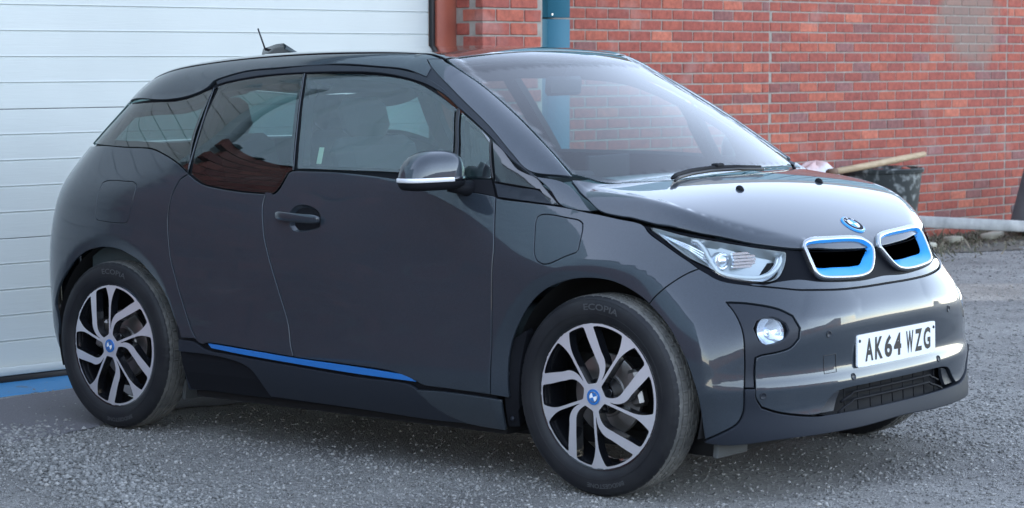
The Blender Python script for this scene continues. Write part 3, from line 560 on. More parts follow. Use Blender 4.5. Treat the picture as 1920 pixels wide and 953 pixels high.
# kidney grilles
ko=seq('kid_near'); ki=[(a-.004*(a<.14),b+.011*(b<.80)) for a,b in seq('kid_inner')]
def kidney(s):
    o_=dens(ko,.01,60); 
    if area(o_)<0:o_=o_[::-1]
    o1=inset(o_,.001); o2=inset(o_,.004); o3=inset(o_,.0105); o4=inset(o_,.0125)
    # inner outline resampled to match by angle
    i_=dens(ki,.004,60); c=np.mean(i_,0)
    if area(i_)<0:i_=i_[::-1]
    ao=np.arctan2(*(o4-c).T[::-1]); ai=np.arctan2(*(i_-c).T[::-1]); od=np.argsort(ai); rad=np.interp(ao,ai[od],np.hypot(*(i_-c).T)[od],period=2*np.pi); i5=c+np.stack([np.cos(ao),np.sin(ao)],1)*rad[:,None]
    n=len(o_); rings=[(o_,-.010),(o1,.008),(o2,.014),(o3,.014),(o4,.011)]
    S=np.array([1,s,1]); V=[];F=[]
    for q,h in rings: V+=list(lift('F',q,h)[0]*S)
    for r in range(4):
        for i in range(n): j=(i+1)%n; F.append((r*n+i,r*n+j,(r+1)*n+j,(r+1)*n+i))
    fr=mesh_obj('kidney_grille',V,F,M_CHROME,CAR,True)
    V=[];F=[]
    mid=(o4+i5)/2
    for q,h in ((o4,.011),(mid,-.002),(i5,-.016)): V+=list(lift('F',q,h)[0]*S)
    for r in range(2):
        for i in range(n): j=(i+1)%n; F.append((r*n+i,r*n+j,(r+1)*n+j,(r+1)*n+i))
    mesh_obj('blue_inlay',V,F,M_BLUE2,fr,True)
    tv,tF=tri([i5],.015); P,Nn=lift('F',tv,-.015); mesh_obj('grille_insert',list(P*S),[f[::s] for f in tF],M_BLACK,fr,True,Nn*S)
for s in (1,-1): kidney(s)
# lower grille
gw=XY([(.666,0,.367),(.664,-.193,.367),(.654,-.342,.363),(.649,-.388,.350),(.646,-.458,.294),(.655,-.40,.285),(.67,0,.285)],'F')
gm=mir(gw,'F'); gd=inset(dens(gm,.02),-.002); tv,tF=tri([gd],.03); P,Nn=lift('F',tv,-.045)
lg=mesh_obj('lower_grille',list(P),tF,M_BLACK,CAR,True)
loopwall('grille_duct','F',gd,-.004,-.046,M_MATTE,lg)
for z_,w_ in ((.343,.345),(.320,.365)):
    q=np.array([(a,z_-.010*(abs(a)/.3)**6*(abs(a)>.28)) for a in np.linspace(-w_,w_,41)])*[1,1]
    pts,_=lift('F',q,-.016); mb=MB(); mb.tube([Vector(p) for p in pts],.0045,6); mb.build('grille_slat',M_BLACK,lg,True)
for a in np.linspace(-.32,.32,9):
    pts,_=lift('F',np.array([(a,.288),(a,.364)]),-.026); mb=MB(); mb.tube([Vector(p) for p in pts],.0022,5); mb.build('grille_bar',M_BLACK,lg,True)
for s in (1,-1):
    q=np.array(XY([(.646,-.452,.296),(.649,-.385,.348),(.655,-.340,.357),(.655,-.375,.296)],'F'))*[s,1]; q=q if s>0 else q[::-1]
    panel('grille_cheek','F',q,M_MATTE,lg,off=-.012,g=.01,gap=.0)
# bonnet and glass
HO=[(-.220,-.709),(-.14,-.738),(-.059,-.762),(.027,-.755),(.067,-.748),(.182,-.730),(.313,-.680),(.417,-.592),(.479,-.504),(.528,-.400),(.560,-.270),(.573,-.14),(.577,0)]
HR=[(.028,0),(.012,-.18),(-.025,-.355),(-.09,-.50),(-.150,-.600),(-.205,-.672)]
bon=panel('bonnet','T',mir(HO+HR,'T') if 0 else mir([(.577,0)]+HO[::-1][1:]+HR[::-1]+[],'T'),M_PAINT,CAR,g=.014,ang=30)
WSO=[(-.918,0),(-.920,-.20),(-.926,-.40),(-.936,-.560),(-.878,-.576),(-.751,-.577),(-.585,-.601),(-.412,-.640),(-.240,-.680),(-.222,-.655),(-.160,-.596),(-.098,-.50),(-.030,-.355),(.006,-.18),(.022,0)]
ws=panel('windscreen','T',mir(WSO,'T'),M_WIND,CAR,g=.02,gap=.003)
# black ceramic border of the windscreen
wsd=dens(mir(WSO,'T'),.012)
if area(wsd)<0: wsd=wsd[::-1]
inn=inset(wsd,.022); inn=inn+np.stack([-.03*np.clip((inn[:,0]+.30)/.25,0,1),0*inn[:,0]],1)
tv,tF=tri([inset(wsd,.001),inn],.012); P,Nn=lift('T',tv,-.005); mesh_obj('windscreen_border',list(P),tF,M_BLACK,ws,True,Nn)
RO=[(-.925,0),(-.928,-.25),(-.945,-.555),(-1.03,-.545),(-1.5,-.535),(-2.3,-.535),(-2.66,-.52),(-2.78,-.42),(-2.82,0)]
panel('roof','T',mir(RO,'T'),M_BLACKG,CAR,g=.025)
# sides
def P2(n): return seq(n)
panel('rear_door','S',P2('rear_door'),M_PAINT,CAR,mirror='both',g=.018,edge=.0028)
# front door with a recess behind the handle
rec=[(-1.500,.935),(-1.475,.958),(-1.43,.967),(-1.37,.957),(-1.335,.938),(-1.322,.915),(-1.325,.885),(-1.36,.875),(-1.42,.866),(-1.46,.868),(-1.485,.885)]
panel('front_door','S',P2('front_door'),M_PAINT,CAR,mirror='both',g=.018,holes=[rec],edge=.0028)
fl=P2('charging_flap')
panel('front_wing','S',P2('front_fender'),M_PAINT,CAR,mirror='both',g=.016,holes=[fl])
panel('charging_flap','S',fl,M_PAINT,CAR,mirror='both',g=.016,gap=.003)
qs=list(P2('quarter_side')); tail=[(math.atan2(.80,.70)*.85,.30),(math.atan2(.77,.68)*.85,.215),(.40,.215),(.40,1.168)]
ff=[(-2.620,1.034),(-2.506,1.035),(-2.437,1.031),(-2.418,1.021),(-2.416,1.008),(-2.427,.931),(-2.443,.880),(-2.454,.865),(-2.475,.862),(-2.643,.868),(-2.659,.873),(-2.665,.89),(-2.66,1.0),(-2.65,1.025)]
ffR=dens(conv('S','R',ff),.01)
panel('rear_quarter','R',qs+tail,M_PAINT,CAR,mirror='both',g=.018,holes=[ffR])
panel('filler_flap','R',ffR,M_PAINT,CAR,mirror='both',g=.016,gap=.0025,raw=True)
panel('tailgate','R',[(-.395,.44),(.395,.44),(.395,1.165),(-.395,1.165)],M_PAINT,CAR,g=.03)
panel('rear_bumper','R',[(-.395,.215),(.395,.215),(.395,.435),(-.395,.435)],M_PAINT,CAR,g=.03)
panel('rear_window','R',[(-.70,1.176),(.70,1.176),(.765,1.352),(.4,1.385),(0,1.395),(-.4,1.385),(-.765,1.352)],M_PRIV,CAR,g=.03)
panel('roof_spoiler','R',[(-.77,1.358),(-.4,1.391),(0,1.401),(.4,1.391),(.77,1.358),(.84,1.40),(.5,1.45),(0,1.465),(-.5,1.45),(-.84,1.40)],M_SILV,CAR,g=.03)
rr_=[p for p in P2('roof_rail')]
tp=[(x,math.atan2((Zr(x)-.09*.545**2.2)-1.006,.545)*.65) for x in (-1.04,-1.4,-1.8,-2.2,-2.5,-2.66)]
panel('roof_rail','C',rr_[:15]+XY([(-.958,-.622,1.480),(-1.010,-.588,1.513),(-.955,-.558,1.505)],'C')+tp+[(-2.765,XY([(0,-.50,1.43)],'C')[0][1])],M_SILV,CAR,mirror='both',g=.018,gap=.0015)
AP3=[(-.948,-.556,1.503),(-1.009,-.587,1.513),(-.956,-.620,1.481),(-.771,-.682,1.378),(-.579,-.727,1.264),(-.457,-.754,1.175),(-.367,-.763,1.112),(-.230,-.686,1.092),(-.408,-.644,1.214),(-.581,-.606,1.321),(-.747,-.581,1.415),(-.874,-.580,1.480),(-.932,-.570,1.500)]
panel('pillar_seal','S',[(-1.06,1.478),(-1.0,1.502),(-.956,1.483),(-.771,1.380),(-.579,1.266),(-.457,1.177),(-.367,1.114),(-.340,1.092),(-.361,1.103),(-.51,1.205),(-.688,1.311),(-.851,1.404),(-.955,1.443)],M_MATTE,CAR,mirror='both',g=.012,off=-.005,gap=-.003)
panel('windscreen_pillar','C',XY(AP3,'C'),M_SILV,CAR,mirror='both',g=.014,gap=.001)
panel('door_frame','S',P2('door_frame'),M_MATTE,CAR,mirror='both',g=.012,gap=.001,off=-.002,edge=.0025)
panel('cowl_panel','S',P2('cowl_side'),M_SILV,CAR,mirror='both',g=.014)
panel('pillar_trim','S',P2('corner_trim'),M_BLACKG,CAR,mirror='both',g=.014,off=-.002)
panel('pillar_base','S',P2('corner_base'),M_MATTE,CAR,mirror='both',g=.014,off=-.001)
panel('mirror_foot','S',P2('mirror_base'),M_BLACK,CAR,mirror='both',g=.014,off=-.001)
for n_,M_ in (('glass_front_door',M_SIDEG),('glass_front_triangle',M_SIDEG),('glass_rear_door',M_PRIV),('glass_rear_quarter',M_PRIV)):
    panel({'glass_front_door':'front_door_window','glass_front_triangle':'corner_window','glass_rear_door':'rear_door_window','glass_rear_quarter':'rear_side_window'}[n_],'S',P2(n_),M_,CAR,mirror='both',g=.02,off=-.003,gap=.001)
# bright strips at the two pillars
def strip(name,a,b,r,M):
    q=np.linspace(a,b,16); P,_=lift('S',q,.0)
    for s in (1,-1):
        mb=MB(); mb.tube([Vector(p*np.array([1,s,1])) for p in P],r,6); mb.build(name,M,CAR,True)
strip('pillar_moulding',(-1.627,1.466),(-1.517,1.098),.0024,M_SILV)
strip('pillar_moulding',(-2.146,1.412),(-2.124,1.075),.0024,M_SILV)
strip('window_divider',(-.741,1.330),(-.668,1.086),.006,M_SEAL)
strip('window_divider',(-.733,1.326),(-.660,1.086),.0018,M_SILV)
strip('window_divider',(-.553,1.222),(-.506,1.083),.004,M_SEAL)
# sills
SM=[(-2.118,.409),(-2.02,.404),(-1.959,.380),(-1.785,.367),(-1.399,.348),(-1.106,.335),(-.854,.329),(-.822,.319),(-.728,.248),(-.663,.219),(-.587,.201),(-.776,.199),(-1.096,.208),(-1.610,.216),(-1.684,.310),(-1.742,.337),(-1.89,.357),(-2.117,.361)]
panel('side_skirt','S',SM,M_MATTE,CAR,mirror='both',g=.018,gap=.001)
SF=[(-.820,.310),(-.695,.314),(-.49,.311),(-.412,.305),(-.418,.192),(-.457,.193),(-.587,.200),(-.663,.218),(-.728,.247)]
panel('front_skirt','S',SF,M_SILV,CAR,mirror='both',g=.016,gap=.001)
SR=[(-2.117,.361),(-1.89,.357),(-1.742,.337),(-1.684,.310),(-1.61,.218),(-1.912,.200),(-2.134,.19),(-2.136,.270)]
panel('rear_skirt','S',SR,mat('navy_skirt_plastic',(.010,.018,.034),.5),CAR,off=-.03,mirror='both',g=.02,gap=-.004)
panel('blue_sill_strip','S',P2('sill_blue'),M_BLUE,CAR,mirror='both',g=.012,gap=.0005,off=-.001)
# dark frame behind the panels, open at the windows
FS=[(-2.935,1.15),(-2.775,1.358),(-2.5,1.375),(-2.36,1.38),(-2.2,1.42),(-2.13,1.455),(-1.9,1.485),(-1.5,1.50),(-1.1,1.475),(-.93,1.42),(-.6,1.245),(-.3,1.065),(-.05,.955),(-.1,.83),(-.25,.73),(-.36,.58),(-.43,.35),(-.44,.2),(-2.1,.2),(-2.14,.40),(-2.2,.6),(-2.35,.75),(-2.57,.79),(-2.8,.74),(-2.95,.62),(-2.97,.9),(-2.93,1.1)]
def shr(n,d): 
    p=dens(P2(n),.02)
    if area(p)<0:p=p[::-1]
    return inset(p,d)
fd=dens(FS,.02); fd=fd if area(fd)>0 else fd[::-1]
holes=[shr('glass_front_door',.018),shr('glass_front_triangle',.012),shr('glass_rear_door',.030),shr('glass_rear_quarter',.030)]
tv,tF=tri([fd]+holes,.05)
Pa,Na=lift('S',tv,-.016); Pb=Pa-Na*.035; n=len(tv)
# walls round the window openings
V=list(Pa)+list(Pb); F=[tuple(f) for f in tF]+[tuple(i+n for i in f[::-1]) for f in tF]
o=len(fd)
for hlo in holes:
    k=len(hlo)
    for i in range(k): j=(i+1)%k; F.append((o+i,o+j,n+o+j,n+o+i))
    o+=k
for s in (1,-1): mesh_obj('body_frame',list(np.array(V)*[1,s,1]),F,M_BLACK,CAR,False)
# roof lining, underbody, wheel wells
RI=[(-.95,0),(-.96,-.50),(-1.5,-.50),(-2.3,-.50),(-2.7,-.48),(-2.76,0)]
tv,tF=tri([dens(mir(RI,'T'),.05)],.08); P,Nn=lift('T',tv,-.04); mesh_obj('roof_lining',list(P),tF,M_DASH,CAR,True)
mb=MB(); mb.box((-1.30,0,.33),(3.55,1.26,.26)); mb.box((-1.28,0,.36),(1.62,1.60,.30)); mb.box((-1.3,0,.175),(3.3,1.30,.06)); mb.box((-1.28,0,.20),(1.66,1.62,.06)); mb.build('underbody',M_WELL,CAR)
mb=MB(); mb.box((-2.80,0,.62),(.55,1.16,.50),bev=.06); mb.build('boot_floor',M_WELL,CAR)
mb=MB(); mb.box((.22,0,.60),(.62,1.10,.40),bev=.06); mb.build('bulkhead',M_WELL,CAR)
for xc in (0,-2.57):
    for s in (1,-1):
        mb=MB(); prof=[(.412,-.815*s),(.415,-.70*s),(.415,-.50*s),(.10,-.50*s),(0,-.50*s)]
        mb.lathe([(r,h) for r,h in prof],40,'y',(xc,0,.36),a0=math.radians(-18),a1=math.radians(198)); mb.build('wheel_arch_liner',M_WELL,CAR,True)
# front liner edge with studs, ahead of the sill
LE=[(-.375,.518),(-.397,.45),(-.410,.356),(-.410,.305),(-.418,.195),(-.372,.20),(-.358,.32),(-.345,.45),(-.32,.55)]
panel('arch_edge_strip','S',LE,M_BLACK,CAR,mirror='both',g=.02,off=-.022,gap=0,thick=.05)
for z_ in (.40,.32,.23):
    P,Nn=lift('S',np.array([(-.392+.0*(z_),z_)]),-.020)
    mb=MB(); mb.lathe([(.009,0),(.009,-.003),(.005,-.006),(0,-.006)],12,'y',tuple(P[0])); mb.build('liner_stud',M_MATTE,CAR,True)
for (x,y,zb) in ((.42,-.66,.165),(-2.26,-.66,.14)):
    for s in (1,-1):
        mb=MB(); mb.box((x,y*s,zb+.04),(.02,.18,.09),Matrix.Rotation(.12,3,'Y'),bev=.004); mb.build('air_deflector',mat('worn_rubber_flap',(.07,.075,.075),.8),CAR)
# door handles
def handle(s):
    rp=dens(rec,.01); A,_=lift('S',rp,-.004); c=np.array([-1.415,.915]); q=c+(rp-c)*.62; B,_=lift('S',q,-.034); n=len(rp); S=np.array([1,s,1])
    V=list(A*S)+list(B*S); F=[(i,(i+1)%n,n+(i+1)%n,n+i) for i in range(n)]+[tuple(range(n,2*n))]
    hb=mesh_obj('door_handle',V,F,M_PAINT,CAR,True)
    K=22; V=[];sec=10
    for i in range(K+1):
        t=i/K; x=-1.558+.243*t; z=.921-.008*t-.004*math.sin(t*3.1); bow=.020+.016*math.sin(math.pi*min(1,max(0,t)))**.7
        hw=.0175*(1-abs(2*t-1)**9*.45); th=.009*(1-abs(2*t-1)**9*.4)
        P,Nn=lift('S',np.array([(x,z)]),bow-.006)
        for k in range(sec):
            a=2*math.pi*k/sec; ca,sa=math.cos(a),math.sin(a)
            V.append((P[0]+np.array([0,0,1])*hw*np.sign(sa)*abs(sa)**.55+Nn[0]*th*np.sign(ca)*abs(ca)**.6)*S)
    F=[(i*sec+k,i*sec+(k+1)%sec,(i+1)*sec+(k+1)%sec,(i+1)*sec+k) for i in range(K) for k in range(sec)]+[tuple(range(sec)),tuple(range(K*sec,K*sec+sec))]
    split=[0 for f in F]
    g_=mesh_obj('grip',V,F,M_PAINT,hb,True,mats=[M_PAINT,M_CHROME],midx=split)
    V=[];
    for i in range(K+1):
        pass
for s in (1,-1): handle(s)
# door mirrors
def mirror(s):
    # housing as stacked superellipse sections from bottom to top, long axis outward
    c0=np.array([-.672,-.950]); ex=np.array([-.25,-.968]); ex/=np.linalg.norm(ex); ey=np.array([-ex[1],ex[0]])   # ex outward, ey forward
    if ey[0]<0: ey=-ey
    secs=[(1.048,.078,.050,.010),(1.052,.108,.068,.006),(1.064,.124,.078,.0),(1.078,.128,.081,.0),(1.0785,.128,.081,.0),(1.094,.128,.081,.0),(1.0945,.126,.079,.0),(1.118,.124,.078,-.001),(1.142,.118,.074,-.003),(1.160,.108,.067,-.006),(1.174,.090,.054,-.008),(1.184,.062,.036,-.010),(1.189,.026,.014,-.010)]
    n=40; V=[]
    for (z,a,b,sh) in secs:
        for k in range(n):
            t=2*math.pi*k/n; ct,st=math.cos(t),math.sin(t)
            u=a*np.sign(ct)*abs(ct)**.62; v=b*np.sign(st)*abs(st)**.62
            if v<0: v*=.55
            p=c0+ex*(u-.0+sh)+ey*v
            tilt=(-.020 if z<1.06 else 0)*(u<0)*abs(u)/.12
            V.append((p[0],p[1]*s if s>0 else -p[1],z+.003*0+.10*0-.012*(u>0)*(u/.12)**2*(z>1.1)))
    V=[(v[0],(v[1] if s>0 else v[1]),v[2]) for v in V]
    def seg(i0,i1,name,M,par,cap0=False,cap1=False):
        VV=V[i0*n:(i1+1)*n]; m_=i1-i0; F=[(i*n+k,i*n+(k+1)%n,(i+1)*n+(k+1)%n,(i+1)*n+k) for i in range(m_) for k in range(n)]
        if cap0: F.append(tuple(range(n-1,-1,-1)))
        if cap1: F.append(tuple(range(m_*n,m_*n+n)))
        return mesh_obj(name,VV,F,M,par,True)
    base=seg(0,4,'door_mirror',M_BLACK,CAR,True,True)
    seg(4,6,'mirror_band',M_BLACKG,base,True,True)
    seg(6,12,'mirror_cap',M_SILV,base,False,True)
    # indicator strip: front arc of the band, slightly proud
    A=[];
    for (z,a,b) in ((1.079,.1295,.0825),(1.0795,.1315,.0845),(1.090,.1315,.0845),(1.0945,.1295,.0825)):
        for k in range(0,25):
            t=math.radians(-15+k*4.9); ct,st=math.cos(t),math.sin(t); u=a*np.sign(ct)*abs(ct)**.62; v=b*np.sign(st)*abs(st)**.62
            if v<0: v*=.55
            p=c0+ex*u+ey*v; A.append((p[0],p[1]*(1 if s>0 else -1),z))
    mesh_obj('side_repeater',A,[(i*25+k,i*25+k+1,(i+1)*25+k+1,(i+1)*25+k) for i in range(3) for k in range(24)],M_WHITE,base,True)
    mb=MB(); sg=1 if s>0 else -1
    mb.tube([(-.60,-.80*sg,1.045),(-.615,-.845*sg,1.052),(-.635,-.89*sg,1.062)],[.034,.026,.024],12); mb.build('mirror_arm',M_BLACK,base,True)
for s in (1,-1): mirror(s)
# wheels
def wheel(xc,sy,thin,hand,brand=True):
    """sy=-1 right side; hand=+1 spokes lean anticlockwise outwards"""
    yc=.791*sy; out=sy      # outward direction along y
    def pt(u,w_,d): return (xc+u,yc+out*d,.35+w_)
    B=MB()
    mats_=None
    mb=MB(); mb.lathe([(.2575,yc+out*.064),(.250,yc+out*.062),(.243,yc+out*.054),(.236,yc+out*.03),(.230,yc-out*.03),(.236,yc-out*.06),(.2575,yc-out*.07)],72,'y',(xc,0,.35))
    wh=mb.build('wheel',M_ALUD,CAR,True)
    # tyre
    prof=[(.256,.060),(.262,.068),(.280,.0755),(.300,.0785),(.318,.0770),(.332,.0725),(.341,.0665),(.3462,.058)]
    tr=[(.3478,.052),(.3486,.043),(.3435,.0425),(.3435,.0365),(.3494,.036),(.350,.014),(.344,.0135),(.344,.0065),(.350,.006),(.350,-.006),(.344,-.0065),(.344,-.0135),(.350,-.014),(.3494,-.036),(.3435,-.0365),(.3435,-.0425),(.3486,-.043),(.3478,-.052),(.3462,-.058)]
    tail=[(.341,-.0665),(.325,-.076),(.300,-.078),(.27,-.072),(.256,-.060)]
    allp=prof+tr+tail; n=432; V=[];F=[];mi=[]
    for i,(r,h) in enumerate(allp):
        for k in range(n):
            a=2*math.pi*k/n; rad=r
            ph=(k+int(abs(h)*300))%8
            if len(prof)-2<=i<=len(prof)+1 or len(allp)-len(tail)-3<=i<=len(allp)-len(tail): rad=r-(.0038 if ph==0 else 0)
            elif len(prof)+3<i<len(prof)+15 and abs(r-.35)<.001: rad=r-(.004 if ph==3 else 0)
            z=rad*math.sin(a)
            V.append(pt(rad*math.cos(a),max(z,-.3497),h))
    for i in range(len(allp)-1):
        for k in range(n): F.append((i*n+k,i*n+(k+1)%n,(i+1)*n+(k+1)%n,(i+1)*n+k)); mi.append(1 if len(prof)-1<=i<len(prof)+len(tr)-1 else 0)
    ty=mesh_obj('tyre',V,F,M_TYRE,wh,True,mats=[M_TYRE,M_TREAD],midx=mi)
    bm=bmesh.new(); bm.from_mesh(ty.data)
    for e in bm.edges:
        if len(e.link_faces)==2 and e.calc_face_angle(0)>.7: e.smooth=False
    bm.to_mesh(ty.data); bm.free()
    mb=MB()
    for (r,h) in ((.288,.0773),(.3345,.0718)): mb.lathe([(r-.001,out*(h-.001)+yc),(r,out*(h+.0012)+yc),(r+.001,out*(h-.001)+yc)],96,'y',(xc,0,.35))
    mb.build('sidewall_ridge',M_TYRE,wh,True)
    if brand:
        for body,ac,r0_,hh,wd in (('ECOPIA',84,.300,.021,.021),('BRIDGESTONE',-82,.302,.015,.0155)):
            TV,TF=text_mesh(body,.02); sc_=hh/.7; x=(TV[:,0]-TV[:,0].mean()-0)*sc_*(1.45 if body=='ECOPIA' else 1.15); yy=TV[:,1]*sc_
            cx=(x.max()+x.min())/2; x=x-cx
            ang=math.radians(ac)-x*(1 if sy<0 else -1)/.305; rr2=r0_+yy
            V=[pt(r*math.cos(a),r*math.sin(a),.0795+.0-((r-.306)/.03)**2*.002) for a,r in zip(ang,rr2)]
            mesh_obj('sidewall_lettering',V,TF,M_TTXT,wh,False)
    # spoked face
    R1=.2435
    def circ(r,n,a0=0,a1=2*math.pi,end=False): 
        a=np.linspace(a0,a1,n,endpoint=end); return np.stack([r*np.cos(a),r*np.sin(a)],1)
    wins=[]
    def pol(r,a): return np.array([r*math.cos(a),r*math.sin(a)])
    for k in range(5):
        al=math.radians(72*k)
        def thw(r): return .0046+.0012*(r/.2)+max(0,(r-.158)/.086)**2*.026
        A0=np.array([.047,.0135]);A1=np.array([.108,.024]);A2=np.array([.172,.158])
        cl=[]
        for t in np.linspace(0,1,14): cl.append((1-t)**2*A0+2*t*(1-t)*np.array([.112,.012])+t*t*np.array([.128,.066]) )
        for t in np.linspace(.12,1.25,10): cl.append(np.array([.128,.066])+(A2-np.array([.128,.066]))*t)
        cl=np.array(cl); tg=np.gradient(cl,axis=0); tg/=np.linalg.norm(tg,axis=1,keepdims=True); nm=np.stack([-tg[:,1],tg[:,0]],1)
        s_=np.concatenate([[0],np.cumsum(np.linalg.norm(np.diff(cl,axis=0),axis=1))]); hw=.0046+.0112*np.clip(s_/.085,0,1)+.003*np.clip((s_-.12)/.06,0,1)
        lowe=cl-nm*hw[:,None]; upe=cl+nm*hw[:,None]
        rl=np.hypot(*lowe.T); ru=np.hypot(*upe.T)
        # window 1: between straight spoke and the lower edge of the leaning spoke
        low=lowe[(rl<R1-.002)&(rl>.064)]
        rs=np.linspace(.062,R1,14); th=[pol(r,math.asin(min(1,thw(r)/r))) for r in rs]
        low=[p for p in low if math.atan2(p[1],p[0])>math.asin(thw(np.hypot(*p))/np.hypot(*p))+.02]
        a_s=math.atan2(th[-1][1],th[-1][0]); le=lowe[np.argmin(np.abs(rl-R1))]; a_e=math.atan2(le[1],le[0])
        w1=[p for p in th if np.hypot(*p)>=(np.hypot(*low[0])*.97 if len(low) else .08)]+list(circ(R1,9,a_s,a_e,True)[1:-1])+low[::-1]
        # window 2: between upper edge and the next straight spoke
        up=[p for p,r in zip(upe,ru) if .050<r<R1-.002]
        ue=upe[np.argmin(np.abs(ru-R1))]; a_s2=math.atan2(ue[1],ue[0])
        rs2=np.linspace(.049,R1,15); th2=[pol(r,math.radians(72)-math.asin(min(1,thw(r)/r))) for r in rs2]
        a_e2=math.atan2(th2[-1][1],th2[-1][0])
        w2=up+list(circ(R1,9,a_s2,a_e2,True)[1:-1])+th2[::-1]
        c,sn=math.cos(al),math.sin(al); Rm=np.array([[c,sn],[-sn,c]])
        for wdw in (w1,w2):
            q=np.array(wdw)
            if area(q)<0:q=q[::-1]
            for _ in range(2):   # round the corners
                nq=[]
                for i in range(len(q)):
                    a_,b_=q[i],q[(i+1)%len(q)]
                    L_=np.linalg.norm(b_-a_); f_=min(.25,.0035/max(L_,1e-6)) if L_>.014 else .25
                    nq+= [a_+(b_-a_)*f_,b_-(b_-a_)*f_]
                q=np.array(nq)
            wins.append(q@Rm)
    ta=math.radians(thin)
    if hand<0: wins=[w_*[1,-1] for w_ in wins]
    c,sn=math.cos(ta),math.sin(ta); Rm=np.array([[c,sn],[-sn,c]])
    wins=[w_@Rm for w_ in wins]
    if sy>0: wins=[w_*[-1,1] for w_ in wins]
    wins=[w_ if area(w_)>0 else w_[::-1] for w_ in wins]
    outer=circ(.2572,96)
    tv,tF=tri([outer]+wins,.012)
    dep=lambda r:.064+.019*(1-np.clip(r/.25,0,1)**2)-.004*np.exp(-((r-.2572)/.004)**2)
    rv=np.hypot(*tv.T); V=[pt(a,b,dep(r)) for (a,b),r in zip(tv,rv)]
    sl_=2*.019*rv/.0625
    NN=[np.array([a/max(r,1e-6)*s2,out*1.0,b/max(r,1e-6)*s2]) for (a,b),r,s2 in zip(tv,rv,sl_)]; NN=[q/np.linalg.norm(q) for q in NN]
    mesh_obj('spoked_rim_face',V,tF,M_ALU,wh,True,NN)
    V=[];F=[];o=0
    for w_ in wins:
        ww=inset(w_,-.0006); n=len(ww)
        for q,d in ((w_,.0),(ww,.0012),(inset(w_,.003),.034)):
            for (a,b) in q: r=math.hypot(a,b); V.append(pt(a,b,dep(r)-d-.0002))
        for k in range(2):
            for i in range(n): j=(i+1)%n; F.append((o+k*n+i,o+k*n+j,o+(k+1)*n+j,o+(k+1)*n+i))
        o+=3*n
    mesh_obj('spoke_sides',V,F,M_ALUD,wh,True)
    # hub, cap, bolts, brake
    mb=MB(); mb.lathe([(.062,out*.052+yc),(.058,out*.050+yc),(.052,out*.038+yc),(.075,out*.0+yc),(.0,out*.0+yc)],40,'y',(xc,0,.35)); mb.build('hub_carrier',M_ALUD,wh,True)
    d0=float(dep(0))
    mb=MB(); mb.lathe([(.0262,yc+out*(d0-.004)),(.0262,yc+out*(d0+.002)),(.0275,yc+out*(d0+.004)),(.0262,yc+out*(d0+.0035))],40,'y',(xc,0,.35),mi=0)
    mb.lathe([(.0262,yc+out*(d0+.0035)),(.0190,yc+out*(d0+.0042))],40,'y',(xc,0,.35),mi=1)
    mb.lathe([(.0190,yc+out*(d0+.0042)),(.0172,yc+out*(d0+.0052)),(.0158,yc+out*(d0+.0046))],40,'y',(xc,0,.35),mi=2)
    for k in range(4): mb.lathe([(.0158,yc+out*(d0+.0046)),(0,yc+out*(d0+.0052))],8,'y',(xc,0,.35),mi=3 if k%2 else 4,a0=math.radians(20+90*k),a1=math.radians(110+90*k))
    mb.build('hub_cap',None,wh,True,mats=[M_BLUE,M_BLUE,M_CHROME,M_WHITE,M_BLUE])
    for k in range(5):
        mb=MB(); a=ta+math.radians(36+72*k); mb.lathe([(.0135,yc+out*.050),(.0135,yc+out*.056),(.010,yc+out*.058),(.009,yc+out*.052),(0,yc+out*.052)],14,'y',(xc+.047*math.cos(a),0,.35+.047*math.sin(a)))
        mb.build('wheel_bolt',M_ALUD,wh,True)
    mb=MB(); mb.lathe([(.142,yc-out*.012),(.142,yc+out*.004),(.138,yc+out*.006),(.078,yc+out*.006),(.074,yc+out*.012),(.0,yc+out*.012)],64,'y',(xc,0,.35)); mb.build('brake_disc',M_DISC,wh,True,auto=30)
    ca=0.25 if xc>-1 else math.pi-.3
    mb=MB(); Rc=Matrix.Rotation(-ca,3,'Y')
    mb.box(Vector((xc,yc+out*.006,.35))+Rc@Vector((.135,0,0)),(.05,.05,.13),Rc,bev=.012); mb.build('brake_caliper',M_DISC,wh)
wheel(0,-1,55,1); wheel(-2.57,-1,91,-1); wheel(0,1,55,1,False); wheel(-2.57,1,91,-1,False)
# number plate
pm=MB(); X0,Z0=.6695,.4865; px=lambda y:X0-.06*y*y
def platept(y,z,d): return (px(y)+d+.0,y,z)
K=24; V=[];F=[]
rc=.008
def rrect(w_,h_,r,n=5):
    p=[]
    for cx,cy,a0 in ((w_/2-r,h_/2-r,0),(-w_/2+r,h_/2-r,90),(-w_/2+r,-h_/2+r,180),(w_/2-r,-h_/2+r,270)):
        for i in range(n+1): a=math.radians(a0+90*i/n); p.append((cx+r*math.cos(a),cy+r*math.sin(a)))
    return np.array(p)
ol=dens(rrect(.52,.111,rc),.02,70); tv,tF=tri([ol],.03)
V=[platept(y,Z0+z,.004) for y,z in tv]; n=len(tv); nb=len(ol)
V+= [platept(y,Z0+z,-.003) for y,z in ol]
F=[tuple(f) for f in tF]+[(i,(i+1)%nb,n+(i+1)%nb,n+i) for i in range(nb)]
npo=mesh_obj('number_plate',V,F,M_PLATE,CAR,False)
xp=-.2135
def glyph(ch,x0,wd,ht,z0,M,name='lettering',bold=.035):
    TV,TF=text_mesh(ch,bold); lo=TV.min(0);hi=TV.max(0)
    V=[platept(x0+(v[0]-lo[0])/(hi[0]-lo[0])*wd,z0+(v[1]-lo[1])/(hi[1]-lo[1])*ht,.0048) for v in TV]
    mesh_obj(name,V,TF,M,npo,False)
for ch in 'AK64 WZG':
    if ch==' ': xp+=.033-.011; continue
    glyph(ch,xp,.050,.079,Z0-.0395,M_INK); xp+=.061
